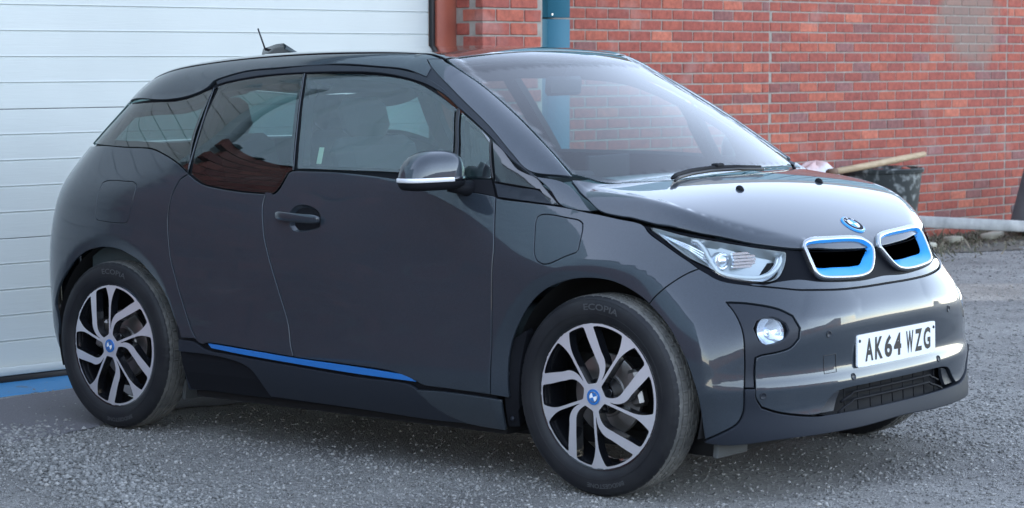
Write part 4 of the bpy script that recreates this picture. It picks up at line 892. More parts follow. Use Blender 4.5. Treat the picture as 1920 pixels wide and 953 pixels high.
for y in (-.247,.247):
    mb=MB(); mb.lathe([(.006,px(y)+.004),(.005,px(y)+.007),(0,px(y)+.0075)],12,'x',(0,y,Z0+.035)); mb.build('plate_screw',M_INK,npo,True)
# bonnet badge
Pb,Nb=lift('T',np.array([(.489,0.)]),.0); C0=Vector(Pb[0]); R=frame_at(C0,Nb[0],(-1,0,0))
def bring(prof,mi,a0=0,a1=360,n=48):
    V=[];F=[];nn=n if a1-a0==360 else max(6,n//4)
    cnt=nn if a1-a0==360 else nn+1
    for (r,h) in prof:
        for k in range(cnt): a=math.radians(a0+(a1-a0)*k/nn); V.append(C0+R@Vector((r*math.cos(a),r*math.sin(a),h)))
    for i in range(len(prof)-1):
        for k in range(nn): F.append((i*cnt+k,i*cnt+(k+1)%cnt,(i+1)*cnt+(k+1)%cnt,(i+1)*cnt+k))
    bd.add(V,F,mi)
bd=MB()
bring([(.047,-.004),(.047,.003),(.0415,.005)],0); bring([(.0415,.005),(.0405,.0062),(.0390,.0055)],2); bring([(.0390,.0055),(.0255,.0058)],1); bring([(.0255,.0058),(.0245,.0066),(.0230,.006)],2)
for k in range(4): bring([(.0230,.006),(0,.0064)],3 if k%2 else 0,90*k,90*k+90)
bo=bd.build('bonnet_badge',None,CAR,True,mats=[M_BLUE2,M_BLACKP,M_CHROME,M_WHITE])
for ch,a in (('B',135),('M',90),('W',45)):
    TV,TF=text_mesh(ch,.02); lo=TV.min(0);hi=TV.max(0); c=(lo+hi)/2; sc_=.0095/(hi[1]-lo[1]); aa=math.radians(a); V=[]
    for v in TV:
        q=(v-c)*sc_; rx=math.cos(aa-math.pi/2)*q[0]-math.sin(aa-math.pi/2)*q[1]; ry=math.sin(aa-math.pi/2)*q[0]+math.cos(aa-math.pi/2)*q[1]
        V.append(C0+R@Vector((.032*math.cos(aa)+rx,.032*math.sin(aa)+ry,.0066)))
    mesh_obj('badge_lettering',V,TF,M_WHITE,bo,False)
# washer nozzles
for y in (-.255,.255):
    P,Nn=lift('T',np.array([(.182,y)]),0); mb=MB()
    R=frame_at(P[0],Nn[0],(1,0,0)); V=[];F=[];prof=[(1,-.002),(1,.004),(.85,.009),(.5,.013),(.001,.0145)];n=16
    for r,h in prof:
        for k in range(n): a=2*math.pi*k/n; V.append(Vector(P[0])+R@Vector((.011*r*math.cos(a),.017*r*math.sin(a)-(0.004 if math.sin(a)>0 else 0)*h*60,h)))
    for i in range(4):
        for k in range(n): F.append((i*n+k,i*n+(k+1)%n,(i+1)*n+(k+1)%n,(i+1)*n+k))
    mesh_obj('washer_nozzle',V,F,M_BLACK,CAR,True)
# wiper
Pw,_=lift('T',np.array([(.006,-.42),(-.02,-.36),(-.04,-.25),(-.046,-.12),(-.03,.02),(.00,.14)]),.0)
for dz,name,r in ((.020,'wiper_arm',[.006,.009,.010,.009,.008,.006]),):
    mb=MB(); mb.tube([Vector(p)+Vector((0,0,dz)) for p in Pw],r,8); wa=mb.build(name,M_BLACK,CAR,True)
    mb=MB(); mb.tube([Vector(p)+Vector((.012,0,.012)) for p in Pw],.006,6); mb.build('wiper_blade',M_SEAL,wa,True)
    mb=MB(); mb.box(Vector(Pw[3])+Vector((0,.05,.028)),(.03,.05,.016),bev=.005); mb.build('wiper_pivot_cap',M_BLACK,wa)
# aerial
mb=MB(); V=[];F=[];zr=float(Zr(-2.44))
for i,(x,h,hw) in enumerate([(-2.535,.0,.018),(-2.53,.058,.009),(-2.45,.066,.009),(-2.40,.064,.010),(-2.34,.030,.014),(-2.29,-.008,.015)]):
    zz=float(Zr(x)); V+= [(x,-hw*1.5,zz-.012),(x,-hw,zz+h*.6),(x,0,zz+h),(x,hw,zz+h*.6),(x,hw*1.5,zz-.012)]
for i in range(5):
    for k in range(4): F.append((i*5+k,i*5+k+1,(i+1)*5+k+1,(i+1)*5+k))
F.append((0,1,2,3,4)); an=mesh_obj('roof_aerial',V,F,M_BLACKG,CAR,True)
mb=MB(); mb.tube([(-2.515,0,zr+.040),(-2.56,0,zr+.135)],[.0042,.0035],8); mb.build('aerial_rod',M_SEAL,an,True)
# parking sensors, tow eye cover
for q in [(.559,-.672,.376),(.651,-.409,.561),(.659,-.278,.403),(.654,.385,.573),(.658,.287,.401)]:
    P,Nn=lift('F',np.array(XY([q],'F')),0); R=frame_at(P[0],Nn[0]); V=[];F=[];n=18;prof=[(.0125,.0005),(.0120,.0022),(.0100,.0026),(.0095,.0012),(.0001,.0014)]
    for r,h in prof:
        for k in range(n): a=2*math.pi*k/n; V.append(Vector(P[0])+R@Vector((r*math.cos(a),r*math.sin(a),h)))
    for i in range(4):
        for k in range(n): F.append((i*n+k,i*n+(k+1)%n,(i+1)*n+(k+1)%n,(i+1)*n+k))
    mesh_obj('parking_sensor',V,F,M_MATTE,CAR,True)
tq=dens(XY([(.646,-.432,.489),(.656,-.371,.489),(.652,-.365,.428),(.643,-.427,.427)],'F'),.006)
A,_=lift('F',tq,.0006); mb=MB(); mb.tube([Vector(p) for p in A],.0011,5,closed=True); mb.build('tow_eye_cover_seam',M_SEAL,CAR,True)
# interior
def seat(x,y,w_=.50,rear=False):
    mb=MB(); mb.box((x,y,.62),(.50,w_,.16),bev=.05); st_=mb.build('seat',M_FABRIC,CAR,True,auto=40)
    Rt=Matrix.Rotation(-.30,3,'Y'); mb=MB(); mb.box((x-.32,y,.92),(.13,w_-.04,.60),Rt,bev=.05); mb.build('seat_back',M_FABRIC,st_,auto=40)
    mb=MB(); mb.box((x-.44,y,1.285),(.10,.25,.16),Rt,bev=.04); mb.build('headrest',M_FABRIC,st_,auto=40)
    mb=MB()
    for d in (-.06,.06): mb.tube([(x-.40,y+d,1.18),(x-.43,y+d,1.25)],.006,6)
    mb.build('headrest_post',M_CHROME,st_,True)
for y in (-.37,.37): seat(-1.12,y)
for y in (-.32,.32): seat(-1.98,y,.46)
V=[];F=[]
dp=[(-.12,.98,.60),(-.20,1.045,.66),(-.36,1.062,.69),(-.52,1.055,.70),(-.60,1.02,.70),(-.63,.93,.70),(-.60,.70,.70)]
for x,z,hy in dp:
    for k in range(9): t=-1+2*k/8; V.append((x-.06*t*t*0-(.10*t*t if x>-.4 else 0),hy*t,z-.015*t*t))
for i in range(len(dp)-1):
    for k in range(8): F.append((i*9+k,i*9+k+1,(i+1)*9+k+1,(i+1)*9+k))
db=mesh_obj('dashboard',V,F,M_DASH,CAR,True)
mb=MB(); mb.box((-.60,-.02,1.07),(.02,.26,.13),bev=.005); mb.box((-.55,-.37,1.06),(.12,.30,.05),bev=.015); mb.build('display_screen',M_BLACK,db)
mb=MB(); Rs=Matrix.Rotation(math.radians(66),3,'Y'); cw=Vector((-.74,-.37,.98))
mb.tube([cw+Rs@Vector((.185*math.cos(a),.185*math.sin(a),0)) for a in np.linspace(0,2*math.pi,40,endpoint=False)],.014,8,closed=True)
mb.box(cw,(.10,.12,.04),Rs,bev=.01,mi=0); mb.box(cw+Rs@Vector((0,.09,0)),(.03,.14,.012),Rs,mi=1); mb.box(cw+Rs@Vector((0,-.09,0)),(.03,.14,.012),Rs,mi=1); mb.box(cw+Rs@Vector((.09,0,0)),(.14,.03,.012),Rs,mi=1)
mb.tube([cw,cw+Vector((.2,0,-.08))],.03,10); mb.build('steering_wheel',None,db,True,mats=[M_BLACK,M_CHROME])
mb=MB(); mb.box((-.83,0,1.40),(.03,.21,.075),Matrix.Rotation(.1,3,'Y'),bev=.012); mb.tube([(-.82,0,1.44),(-.79,0,1.475)],.008,8); mb.build('rear_view_mirror',M_BLACK,CAR,True,auto=40)
for s in (1,-1):
    mb=MB(); mb.box((-1.33,s*.79,.80),(1.5,.05,.42)); mb.box((-2.45,s*.74,.86),(.7,.05,.40)); mb.build('door_lining',M_DASH,CAR)
mb=MB(); mb.box((-2.45,0,.80),(.06,1.3,.50),Matrix.Rotation(-.25,3,'Y'),bev=.03); mb.box((-2.78,0,.90),(.55,1.2,.03)); mb.build('parcel_shelf',M_DASH,CAR)

P,Nn=lift('S',np.array([(-1.415,1.160)]),-.022); mb=MB(); mb.box(P[0],(.026,.004,.066),Matrix.Rotation(-.30,3,'X'),bev=.0015); mb.build('window_tag',mat('pale_green_tag',(.62,.68,.50),.5),CAR)
# ---------------------------------------------------------------- ground
def grid_obj(name,x0,x1,y0,y1,z,M,nx=2,ny=2,R=None):
    V=[(x0+(x1-x0)*i/(nx-1),y0+(y1-y0)*j/(ny-1),z) for j in range(ny) for i in range(nx)]
    F=[(j*nx+i,j*nx+i+1,(j+1)*nx+i+1,(j+1)*nx+i) for j in range(ny-1) for i in range(nx-1)]
    return mesh_obj(name,V,F,M,None,False)
M_GR=mat('worn_gravelly_tarmac',(.1,.1,.1),.85)
def ground_mat(M):
    b=M.node_tree.nodes['Principled BSDF']; tc=N(M,'ShaderNodeTexCoord'); co=tc.outputs['Object']
    v=N(M,'ShaderNodeTexVoronoi'); v.inputs['Scale'].default_value=95; v.inputs['Randomness'].default_value=1; L(M,co,v.inputs['Vector'])
    v2=N(M,'ShaderNodeTexVoronoi'); v2.inputs['Scale'].default_value=230; L(M,co,v2.inputs['Vector'])
    s1=N(M,'ShaderNodeSeparateColor'); L(M,v.outputs['Color'],s1.inputs[0]); s2=N(M,'ShaderNodeSeparateColor'); L(M,v2.outputs['Color'],s2.inputs[0])
    r1=N(M,'ShaderNodeValToRGB'); e=r1.color_ramp.elements; e[0].color=(.24,.24,.235,1); e[1].color=(.58,.57,.55,1); e[1].position=1.0
    x=e.new(.55); x.color=(.34,.335,.325,1); x=e.new(.86); x.color=(.44,.435,.42,1); L(M,s1.outputs[0],r1.inputs[0])
    r2=N(M,'ShaderNodeValToRGB'); e=r2.color_ramp.elements; e[0].color=(.19,.19,.185,1); e[1].color=(.48,.47,.45,1); x=e.new(.6); x.color=(.30,.295,.285,1); L(M,s2.outputs[1],r2.inputs[0])
    nz=N(M,'ShaderNodeTexNoise'); nz.inputs['Scale'].default_value=2.2; nz.inputs['Detail'].default_value=6; nz.inputs['Roughness'].default_value=.65; L(M,co,nz.inputs['Vector'])
    rm=N(M,'ShaderNodeValToRGB'); rm.color_ramp.elements[0].position=.42; rm.color_ramp.elements[1].position=.58; L(M,nz.outputs['Fac'],rm.inputs[0])
    mx=N(M,'ShaderNodeMix',data_type='RGBA'); L(M,rm.outputs[0],mx.inputs[0]); L(M,r2.outputs[0],mx.inputs[6]); L(M,r1.outputs[0],mx.inputs[7])
    # larger tonal drift and brownish patches
    nb=N(M,'ShaderNodeTexNoise'); nb.inputs['Scale'].default_value=.9; nb.inputs['Detail'].default_value=4; L(M,co,nb.inputs['Vector'])
    rb=N(M,'ShaderNodeValToRGB'); rb.color_ramp.elements[0].position=.35; rb.color_ramp.elements[1].position=.68; rb.color_ramp.elements[0].color=(.74,.72,.71,1); rb.color_ramp.elements[1].color=(1.32,1.29,1.25,1); L(M,nb.outputs['Fac'],rb.inputs[0])
    mu=N(M,'ShaderNodeMix',data_type='RGBA',blend_type='MULTIPLY'); mu.inputs[0].default_value=1; L(M,mx.outputs[2],mu.inputs[6]); L(M,rb.outputs[0],mu.inputs[7]); L(M,mu.outputs[2],b.inputs['Base Color'])
    ad=N(M,'ShaderNodeMath',operation='ADD'); L(M,v.outputs['Distance'],ad.inputs[0]); L(M,v2.outputs['Distance'],ad.inputs[1])
    bp=N(M,'ShaderNodeBump'); bp.inputs['Strength'].default_value=1; bp.inputs['Distance'].default_value=.012; bp.invert=True; L(M,ad.outputs[0],bp.inputs['Height']); L(M,bp.outputs[0],b.inputs['Normal'])
ground_mat(M_GR)
tag(grid_obj('ground',-120,160,-120,160,0,M_GR),kind='structure')
M_AP=mat('fine_asphalt_apron',(.08,.08,.085),.8)
noise_col(M_AP,160,(.09,.085,.092),(.17,.16,.17),.3,.75,bump=.6,bscale=260,dist=.004)
# darker fine asphalt before the door, ragged outer edge
q=[(-3.66,-4.5),(-3.66,3.2)]; ed=[]
for i in range(90):
    y=3.2-7.7*i/89; ed.append((-2.62+.10*math.sin(y*2.1)+.07*math.sin(y*5.3+1)+random.uniform(-.03,.03)-.22*max(0,y+.5)*.4,y))
V=[(x,y,.004) for x,y in [(-3.66,-4.5),(-3.66,3.2)]+ed]
tag(mesh_obj('asphalt_apron',V,[tuple(range(len(V)))],M_AP,None,False),kind='structure')
# loose stones
def stones(name,n,fn,M,smin,smax):
    base=np.array([(0,0,1.),(.9,0,.1),(.28,.86,.1),(-.72,.53,.1),(-.72,-.53,.1),(.28,-.86,.1),(.5,.3,-.6),(-.3,.5,-.6),(-.2,-.5,-.6)])
    bf=[(0,1,2),(0,2,3),(0,3,4),(0,4,5),(0,5,1),(1,6,2),(2,7,3),(2,6,7),(3,7,4),(4,8,5),(4,7,8),(5,6,1),(5,8,6)]
    P=fn(n); n=len(P); s=smin+(smax-smin)*rng.random(n)**2.6; an=rng.random(n)*6.283
    sc3=np.stack([s*(.75+.5*rng.random(n)),s*(.75+.5*rng.random(n)),s*(.4+.4*rng.random(n))],1)
    B=base[None]+rng.normal(0,.16,(n,9,3)); B=B*sc3[:,None]; c,sn=np.cos(an)[:,None],np.sin(an)[:,None]
    X=B[...,0]*c-B[...,1]*sn; Y=B[...,0]*sn+B[...,1]*c; V=np.stack([X+P[:,0:1],Y+P[:,1:2],B[...,2]+sc3[:,2:3]*.35+P[:,2:3]],-1).reshape(-1,3)
    F=(np.array(bf)[None]+np.arange(n)[:,None,None]*9).reshape(-1,3)
    me=bpy.data.meshes.new(name); me.vertices.add(len(V)); me.vertices.foreach_set('co',V.ravel()); me.loops.add(F.size); me.loops.foreach_set('vertex_index',F.ravel().astype(np.int32))
    me.polygons.add(len(F)); me.polygons.foreach_set('loop_start',np.arange(0,F.size,3,dtype=np.int32)); me.update(calc_edges=True); me.materials.append(M)
    o=bpy.data.objects.new(name,me); link(o); return tag(o,kind='stuff')
M_ST=mat('mixed_grey_stones',(.3,.3,.3),.85)
def isl(M,cols):
    b=M.node_tree.nodes['Principled BSDF']; g=N(M,'ShaderNodeNewGeometry'); r=N(M,'ShaderNodeValToRGB'); r.color_ramp.interpolation='LINEAR'
    e=r.color_ramp.elements; e[0].position=cols[0][0]; e[0].color=(*cols[0][1],1); e[1].position=cols[-1][0]; e[1].color=(*cols[-1][1],1)
    for p,c in cols[1:-1]: x=e.new(p); x.color=(*c,1)
    L(M,g.outputs['Random Per Island'],r.inputs[0]); L(M,r.outputs[0],b.inputs['Base Color']); return r
isl(M_ST,[(0,(.12,.12,.115)),(.45,(.20,.197,.188)),(.8,(.265,.26,.248)),(.95,(.31,.305,.29)),(.99,(.34,.33,.31)),(1,(.42,.41,.38))])
def field(n):
    x=rng.uniform(-4.2,3.6,n); y=rng.uniform(-4.6,3.4,n)
    # apron stays nearly clean, heavier drifts along the near left edge
    dens_=np.where(x<-2.6,.10,.75+.35*np.sin(x*1.3+y*.9)*np.sin(y*1.7-x*.6)); dens_=np.clip(dens_,.05,1)
    car=(np.abs(y)<.7)&(x>-3.1)&(x<.5)
    k=(rng.random(n)<dens_)&~(car&(rng.random(n)<.7)); return np.stack([x[k],y[k],0*x[k]],1)
stones('gravel',165000,field,M_ST,.0042,.011)
def drift(n):
    t=rng.random(n); x=-2.95+1.9*t+rng.normal(0,.10,n); y=-1.05-.75*t+rng.normal(0,.13,n)-.1; return np.stack([x,y,0*x],1)
stones('coarse_gravel',6000,drift,M_ST,.004,.015)
def far(n):
    x=rng.uniform(-5.2,3,n); y=rng.uniform(3.4,10.5,n); return np.stack([x,y,0*x],1)
stones('distant_gravel',22000,far,M_ST,.004,.012)

# ---------------------------------------------------------------- building (its own upright frame: the yard slopes slightly)
hv=Vector((.07621986,.99703005,-.01102786)); vv=Vector((.01375072,.01000791,.99985537)); nv=Vector((.99699621,-.07636048,-.01294708))
BM=Matrix((nv,hv,vv)).transposed().to_4x4()
def bl(n,h,v): return BM@Vector((n,h,v))
def bempty(name,**k):
    o=empty(name,(0,0,0),**k); o.matrix_world=BM; return o
def brick_mat(name,rand):
    M=mat(name,(.4,.15,.1),.85); b=M.node_tree.nodes['Principled BSDF']
    r=N(M,'ShaderNodeValToRGB'); e=r.color_ramp.elements; e[0].color=(.28,.12,.115,1); e[1].color=(.50,.155,.10,1)
    for p,c in ((.05,(.22,.095,.09)),(.11,(.29,.075,.058)),(.45,(.335,.083,.060)),(.78,(.365,.093,.062)),(.94,(.39,.106,.067))): x=e.new(p); x.color=(*c,1)
    if rand=='obj': s=N(M,'ShaderNodeObjectInfo'); so_=s.outputs['Random']
    else: s=N(M,'ShaderNodeNewGeometry'); so_=s.outputs['Random Per Island']
    L(M,so_,r.inputs[0])
    g=N(M,'ShaderNodeNewGeometry'); nz=N(M,'ShaderNodeTexNoise'); nz.inputs['Scale'].default_value=26; nz.inputs['Detail'].default_value=6; nz.inputs['Roughness'].default_value=.7; L(M,g.outputs['Position'],nz.inputs['Vector'])
    rc_=N(M,'ShaderNodeValToRGB'); rc_.color_ramp.elements[0].position=.3; rc_.color_ramp.elements[1].position=.72; rc_.color_ramp.elements[0].color=(.62,.58,.58,1); rc_.color_ramp.elements[1].color=(1.25,1.22,1.15,1); L(M,nz.outputs['Fac'],rc_.inputs[0])
    mu=N(M,'ShaderNodeMix',data_type='RGBA',blend_type='MULTIPLY'); mu.inputs[0].default_value=1; L(M,r.outputs[0],mu.inputs[6]); L(M,rc_.outputs[0],mu.inputs[7])
    # pale lime bloom and a greenish grey run-off stain
    n3=N(M,'ShaderNodeTexNoise'); n3.inputs['Scale'].default_value=3.1; n3.inputs['Detail'].default_value=7; L(M,g.outputs['Position'],n3.inputs['Vector'])
    r3=N(M,'ShaderNodeValToRGB'); r3.color_ramp.elements[0].position=.58; r3.color_ramp.elements[1].position=.80; r3.color_ramp.elements[1].color=(.5,.5,.5,1); L(M,n3.outputs['Fac'],r3.inputs[0])
    m3=N(M,'ShaderNodeMix',data_type='RGBA'); L(M,r3.outputs[0],m3.inputs[0]); L(M,mu.outputs[2],m3.inputs[6]); m3.inputs[7].default_value=(.42,.30,.27,1)
    mp=N(M,'ShaderNodeMapping'); mp.inputs['Location'].default_value=(0,-9.85*1.6,-1.80*1.5); mp.inputs['Scale'].default_value=(.0,1.6,1.5); L(M,g.outputs['Position'],mp.inputs[0])
    ln=N(M,'ShaderNodeVectorMath',operation='LENGTH'); L(M,mp.outputs[0],ln.inputs[0]); ns=N(M,'ShaderNodeMath',operation='MULTIPLY_ADD'); L(M,n3.outputs['Fac'],ns.inputs[0]); ns.inputs[1].default_value=-1.4; L(M,ln.outputs['Value'],ns.inputs[2])
    rs_=N(M,'ShaderNodeMapRange'); rs_.inputs[1].default_value=-.25; rs_.inputs[2].default_value=.15; rs_.inputs[3].default_value=.75; rs_.inputs[4].default_value=0; L(M,ns.outputs[0],rs_.inputs[0])
    m4=N(M,'ShaderNodeMix',data_type='RGBA'); L(M,rs_.outputs[0],m4.inputs[0]); L(M,m3.outputs[2],m4.inputs[6]); m4.inputs[7].default_value=(.21,.17,.14,1)
    L(M,m4.outputs[2],b.inputs['Base Color'])
    bp=N(M,'ShaderNodeBump'); bp.inputs['Strength'].default_value=.6; bp.inputs['Distance'].default_value=.004; L(M,nz.outputs['Fac'],bp.inputs['Height']); L(M,bp.outputs[0],b.inputs['Normal'])
    return M
M_BR=brick_mat('red_brick','obj'); M_BRS=brick_mat('red_brick_far','isl')
M_MO=mat('lime_mortar',(.42,.37,.31),.95); noise_col(M_MO,18,(.25,.22,.19),(.35,.315,.275),.3,.7,bump=.5,bscale=160,dist=.004)
WALL=bempty('brick_wall',label='long red brick wall with pale mortar to the right behind the car',cat='wall')
# local brick: x proud of the wall, y along, z up
def brick_mesh(L_,D=.06,H=.065,seed=0):
    r=random.Random(seed); mb=MB(); mb.box((-D/2,0,0),(D,L_,H),bev=.004)
    V=[(v[0]+(r.uniform(-.0015,.0015) if v[0]>-.01 else 0),v[1]+r.uniform(-.0012,.0012),v[2]+r.uniform(-.0012,.0012)) for v in mb.V]
    me=bpy.data.meshes.new('brick'); me.from_pydata(V,[],mb.F); me.materials.append(M_BR); return me
BMH=[brick_mesh(.215,seed=i) for i in range(6)]; BMK=[brick_mesh(.1025,seed=i+9) for i in range(3)]
def course_z(k): return -.28+k*.0755
BR=[]   # (plane n, centre h, z, length)
NW=-5.35
JH=(6.85,10.04)
for k in range(0,38):
    z=course_z(k)+.0375; off=(.1125 if k%2 else 0); h=4.0+off-.5
    while h<14:
        cut=[j for j in JH if abs(h-j)<.115]
        L_=.215
        if h>4.35 and not cut: BR.append((NW,h,z,L_))
        elif cut:
            j=cut[0]; a,b=h-.1075,j-.005
            if b-a>.05: BR.append((NW,(a+b)/2,z,b-a))
            a,b=j+.005,h+.1075
            if b-a>.05: BR.append((NW,(a+b)/2,z,b-a))
        h+=.225
def place_brick(par,n,h,z,L_,rot=0,M=None):
    if abs(L_-.215)<.003: me=random.choice(BMH)
    elif abs(L_-.1025)<.003: me=random.choice(BMK)
    else: me=brick_mesh(L_,seed=int(h*1000)%97)
    o=bpy.data.objects.new('brick',me); link(o,par); o.location=(n+random.uniform(-.0015,.0015),h,z); o.rotation_euler=(random.uniform(-.004,.004),0,rot); return o
vis=[b for b in BR if b[2]>.55 and b[2]<1.98 and b[1]<10.6]
# nearest bricks that show in the picture as parts
def seen(b):
    p=bl(*b[:3])-Vector(CAM['loc']); d=p.dot(fw); u=960+CAM['f']*p.dot(rr)/d; v=476.5-CAM['f']*p.dot(uu)/d
    return 1065<u<1930 and -12<v<450 and v< (95+max(0,(u-1165))*.62 if u<1530 else 450)+12
vs=sorted([b for b in BR if seen(b)],key=lambda b:(bl(*b[:3])-Vector(CAM['loc'])).length)
parts=set(vs[:290]); 
for b in parts: place_brick(WALL,*b)
mb=MB(); rb=random.Random(3)
for b in BR:
    if b in parts: continue
    mb.box((b[0]-.03+rb.uniform(-.0015,.0015),b[1],b[2]),(.06,b[3],.065),bev=.004 if (b[1]<11 and b[2]<2.2) else 0)
o=mb.build('brick_courses',M_BRS,WALL); tag(o,kind='stuff')
mb=MB(); mb.box((NW-.165,9.15,1.9),(.32,9.8,4.6)); mb.build('mortar_bed',M_MO,WALL)
M_TC=mat('teal_wall_cladding',(.06,.20,.26),.45,0,.2,.2)
mb=MB(); 
for i in range(52): mb.box((NW+.03+.02*(i%2),4.6+i*.18,3.1),(.05,.17,1.1),bev=.004)
mb.build('upper_cladding',M_TC,WALL)
mb=MB()
for i in range(23): mb.box((-3.86+.02*(i%2),-2.4+i*.22,5.85),(.06,.21,4.3),bev=.004)
mb.build('cladding_over_door',mat('blue_grey_door_surround',(.45,.56,.60),.45,0,.2,.2),WALL)
mb=MB(); mb.box((-4.2,.1,5.85),(.5,5.0,4.3)); mb.box((-4.75,3.6,3.1),(1.2,2.0,1.1)); mb.box((-5.6,9,3.1),(.4,10,1.1)); mb.build('upper_wall_core',M_TC,WALL)
# pier beside the door
PIER=bempty('brick_pier',label='orange red brick pier between the door jamb and the blue post',cat='pier')
NP=-3.80
for k in range(0,58):
    z=course_z(k)+.0375+.012; st0=2.36
    if k%2==0:
        lens=[.1025,.215,.130]
        retl=[.1025,.098]
    else: lens=[.215,.215-.0,.0175]; retl=[.198]
    h=st0
    for L_ in lens:
        if L_>.03: place_brick(PIER,NP,h+L_/2,z,L_)
        h+=L_+.010
    # reveal faces the doorway
    d=NP-.0
    if k%2==0:
        o=place_brick(PIER,0,0,z,.1025); o.rotation_euler=(0,0,-math.pi/2); o.location=(NP-.060-.05-.0,st0+.001,z)
    else:
        o=place_brick(PIER,0,0,z,.1025); o.rotation_euler=(0,0,-math.pi/2); o.location=(NP-.165,st0+.001,z)
mb=MB(); mb.box((NP-.12,2.605,1.9),(.225,.475,4.6)); mb.box((NP-.9,2.72,1.9),(1.5,.24,4.6)); mb.build('mortar_bed',M_MO,PIER)
LP=bempty('side_wall',label='dark brick and blue grey clad wall beyond the left jamb of the garage door, mirrored in the car side',cat='wall')
mb=MB(); rb=random.Random(5)
M_DB2=brick_mat('dark_brown_brick','isl')
for e_,c_ in zip([x for x in M_DB2.node_tree.nodes if x.type=='VALTORGB'][0].color_ramp.elements,((.10,.05,.055),(.13,.06,.06),(.15,.055,.05),(.17,.065,.055),(.19,.07,.06),(.22,.085,.07),(.24,.09,.07))): e_.color=(*c_,1)
for k in range(36):
    z=course_z(k)+.0375; h=-9.0+(.1125 if k%2 else 0)
    while h<-2.30: mb.box((NP-.03,h+.1075,z),(.06,.215,.065)); h+=.225
o=mb.build('brick_courses',M_DB2,LP); tag(o,kind='stuff')
mb=MB(); mb.box((NP-.20,-5.64,1.06),(.38,6.74,2.72)); mb.build('mortar_bed',M_MO,LP)
M_CL2=mat('blue_grey_wall_cladding',(.50,.62,.66),.45,.2,.2,.2)
V=[];F=[];xs=[];x=-9.0
while x<-2.3: xs+=[(x,0),(x+.06,0),(x+.09,.05),(x+.15,.05),(x+.18,0)]; x+=.30
for (x,d) in xs: V+=[(NP+d,x,2.43),(NP+d,x,8.0)]
for i in range(len(xs)-1): F.append((2*i,2*i+2,2*i+3,2*i+1))
mesh_obj('wall_cladding',V,F,M_CL2,LP,False)
mb=MB(); mb.box((NP-.25,-5.60,5.1),(.3,6.84,5.8)); mb.build('wall_core',M_CL2,LP)
# blue post
POST=bempty('steel_post',label='blue painted steel corner post between the two brick walls',cat='post')
M_BP=mat('blue_post_paint',(.035,.17,.27),.6,spec=.3); noise_col(M_BP,3,(.014,.105,.165),(.020,.130,.195),.3,.7)
mb=MB(); mb.box((-5.27,4.43,.75),(.145,.215,2.0),bev=.004); mb.build('lower_section',M_BP,POST,auto=30)
mb=MB(); mb.box((-5.27,4.43,3.0),(.145,.215,2.48),bev=.004); mb.build('upper_section',M_BP,POST,auto=30)
mb=MB(); mb.box((-5.195,4.36,1.78),(.006,.012,.012)); mb.build('fixing_bolt',M_CHROME,POST)
# garage door
GD=bempty('garage_door',label='white ribbed sectional garage door behind the car',cat='garage door')
M_DO=mat('white_door_skin',(.66,.71,.72),.42,0,.2,.2); 
def door_mat(M):
    b=M.node_tree.nodes['Principled BSDF']; tc=N(M,'ShaderNodeTexCoord'); mp=N(M,'ShaderNodeMapping'); mp.inputs['Scale'].default_value=(1,5,75); L(M,tc.outputs['Object'],mp.inputs[0])
    nz=N(M,'ShaderNodeTexNoise'); nz.inputs['Scale'].default_value=1.3; nz.inputs['Detail'].default_value=3; nz.inputs['Distortion'].default_value=.6; L(M,mp.outputs[0],nz.inputs['Vector'])
    bp=N(M,'ShaderNodeBump'); bp.inputs['Strength'].default_value=.35; bp.inputs['Distance'].default_value=.0022; L(M,nz.outputs['Fac'],bp.inputs['Height']); L(M,bp.outputs[0],b.inputs['Normal'])
    n2=N(M,'ShaderNodeTexNoise'); n2.inputs['Scale'].default_value=1.1; n2.inputs['Detail'].default_value=5; L(M,tc.outputs['Object'],n2.inputs['Vector'])
    r=N(M,'ShaderNodeValToRGB'); r.color_ramp.elements[0].position=.3; r.color_ramp.elements[1].position=.7; r.color_ramp.elements[0].color=(.47,.50,.485,1); r.color_ramp.elements[1].color=(.53,.56,.54,1); L(M,n2.outputs['Fac'],r.inputs[0]); L(M,r.outputs[0],b.inputs['Base Color'])
door_mat(M_DO)
ND=-4.06; H0,H1=-2.3,2.19
joints=[.017,.635,1.253,1.871,2.489,3.107,3.725]
for a,b_ in zip(joints[:-1],joints[1:]):
    # one section: profile with a V rib every 0.1236 m
    prof=[(-.02,a+.0015),(-.002,a+.0015),(0,a+.004)]
    for i in range(1,5):
        z=a+.1236*i; prof+= [(0,z-.006),(-.0055,z-.001),(-.0055,z+.001),(.0012,z+.006),(0,z+.012)]
    prof+=[(0,b_-.004),(-.002,b_-.0015),(-.02,b_-.0015)]
    V=[];F=[]
    ys=(H0,H1)
    for (n_,z) in prof:
        for y in ys: V.append((ND+n_,y,z))
    for i in range(len(prof)-1): F.append((2*i,2*i+1,2*i+3,2*i+2))
    mesh_obj('door_section',V,F,M_DO,GD,False)
mb=MB(); mb.box((ND-.05,-.05,1.85),(.04,4.5,3.8)); mb.build('door_backing',mat('joint_backing_grey',(.12,.11,.13),.8),GD)  # even dark grey sheet, showing as the joints between door sections
mb=MB(); mb.box((ND+.012,-.05,.0),(.030,4.5,.040),bev=.004); mb.build('bottom_rail',M_DO,GD,auto=30)
mb=MB(); mb.box((ND+.006,-.05,-.045),(.035,4.5,.050),bev=.008); mb.build('bottom_seal',M_SEAL,GD,auto=30)
M_ALS=mat('aluminium_threshold',(.45,.46,.45),.4,.8)
mb=MB(); mb.box((ND+.028,-.05,-.066),(.05,4.5,.022),bev=.004); mb.build('threshold_strip',M_ALS,GD,auto=30)
mb=MB(); mb.box((ND+.012,2.205,1.8),(.03,.028,3.8),bev=.004); mb.build('side_seal',M_SEAL,GD,auto=30)
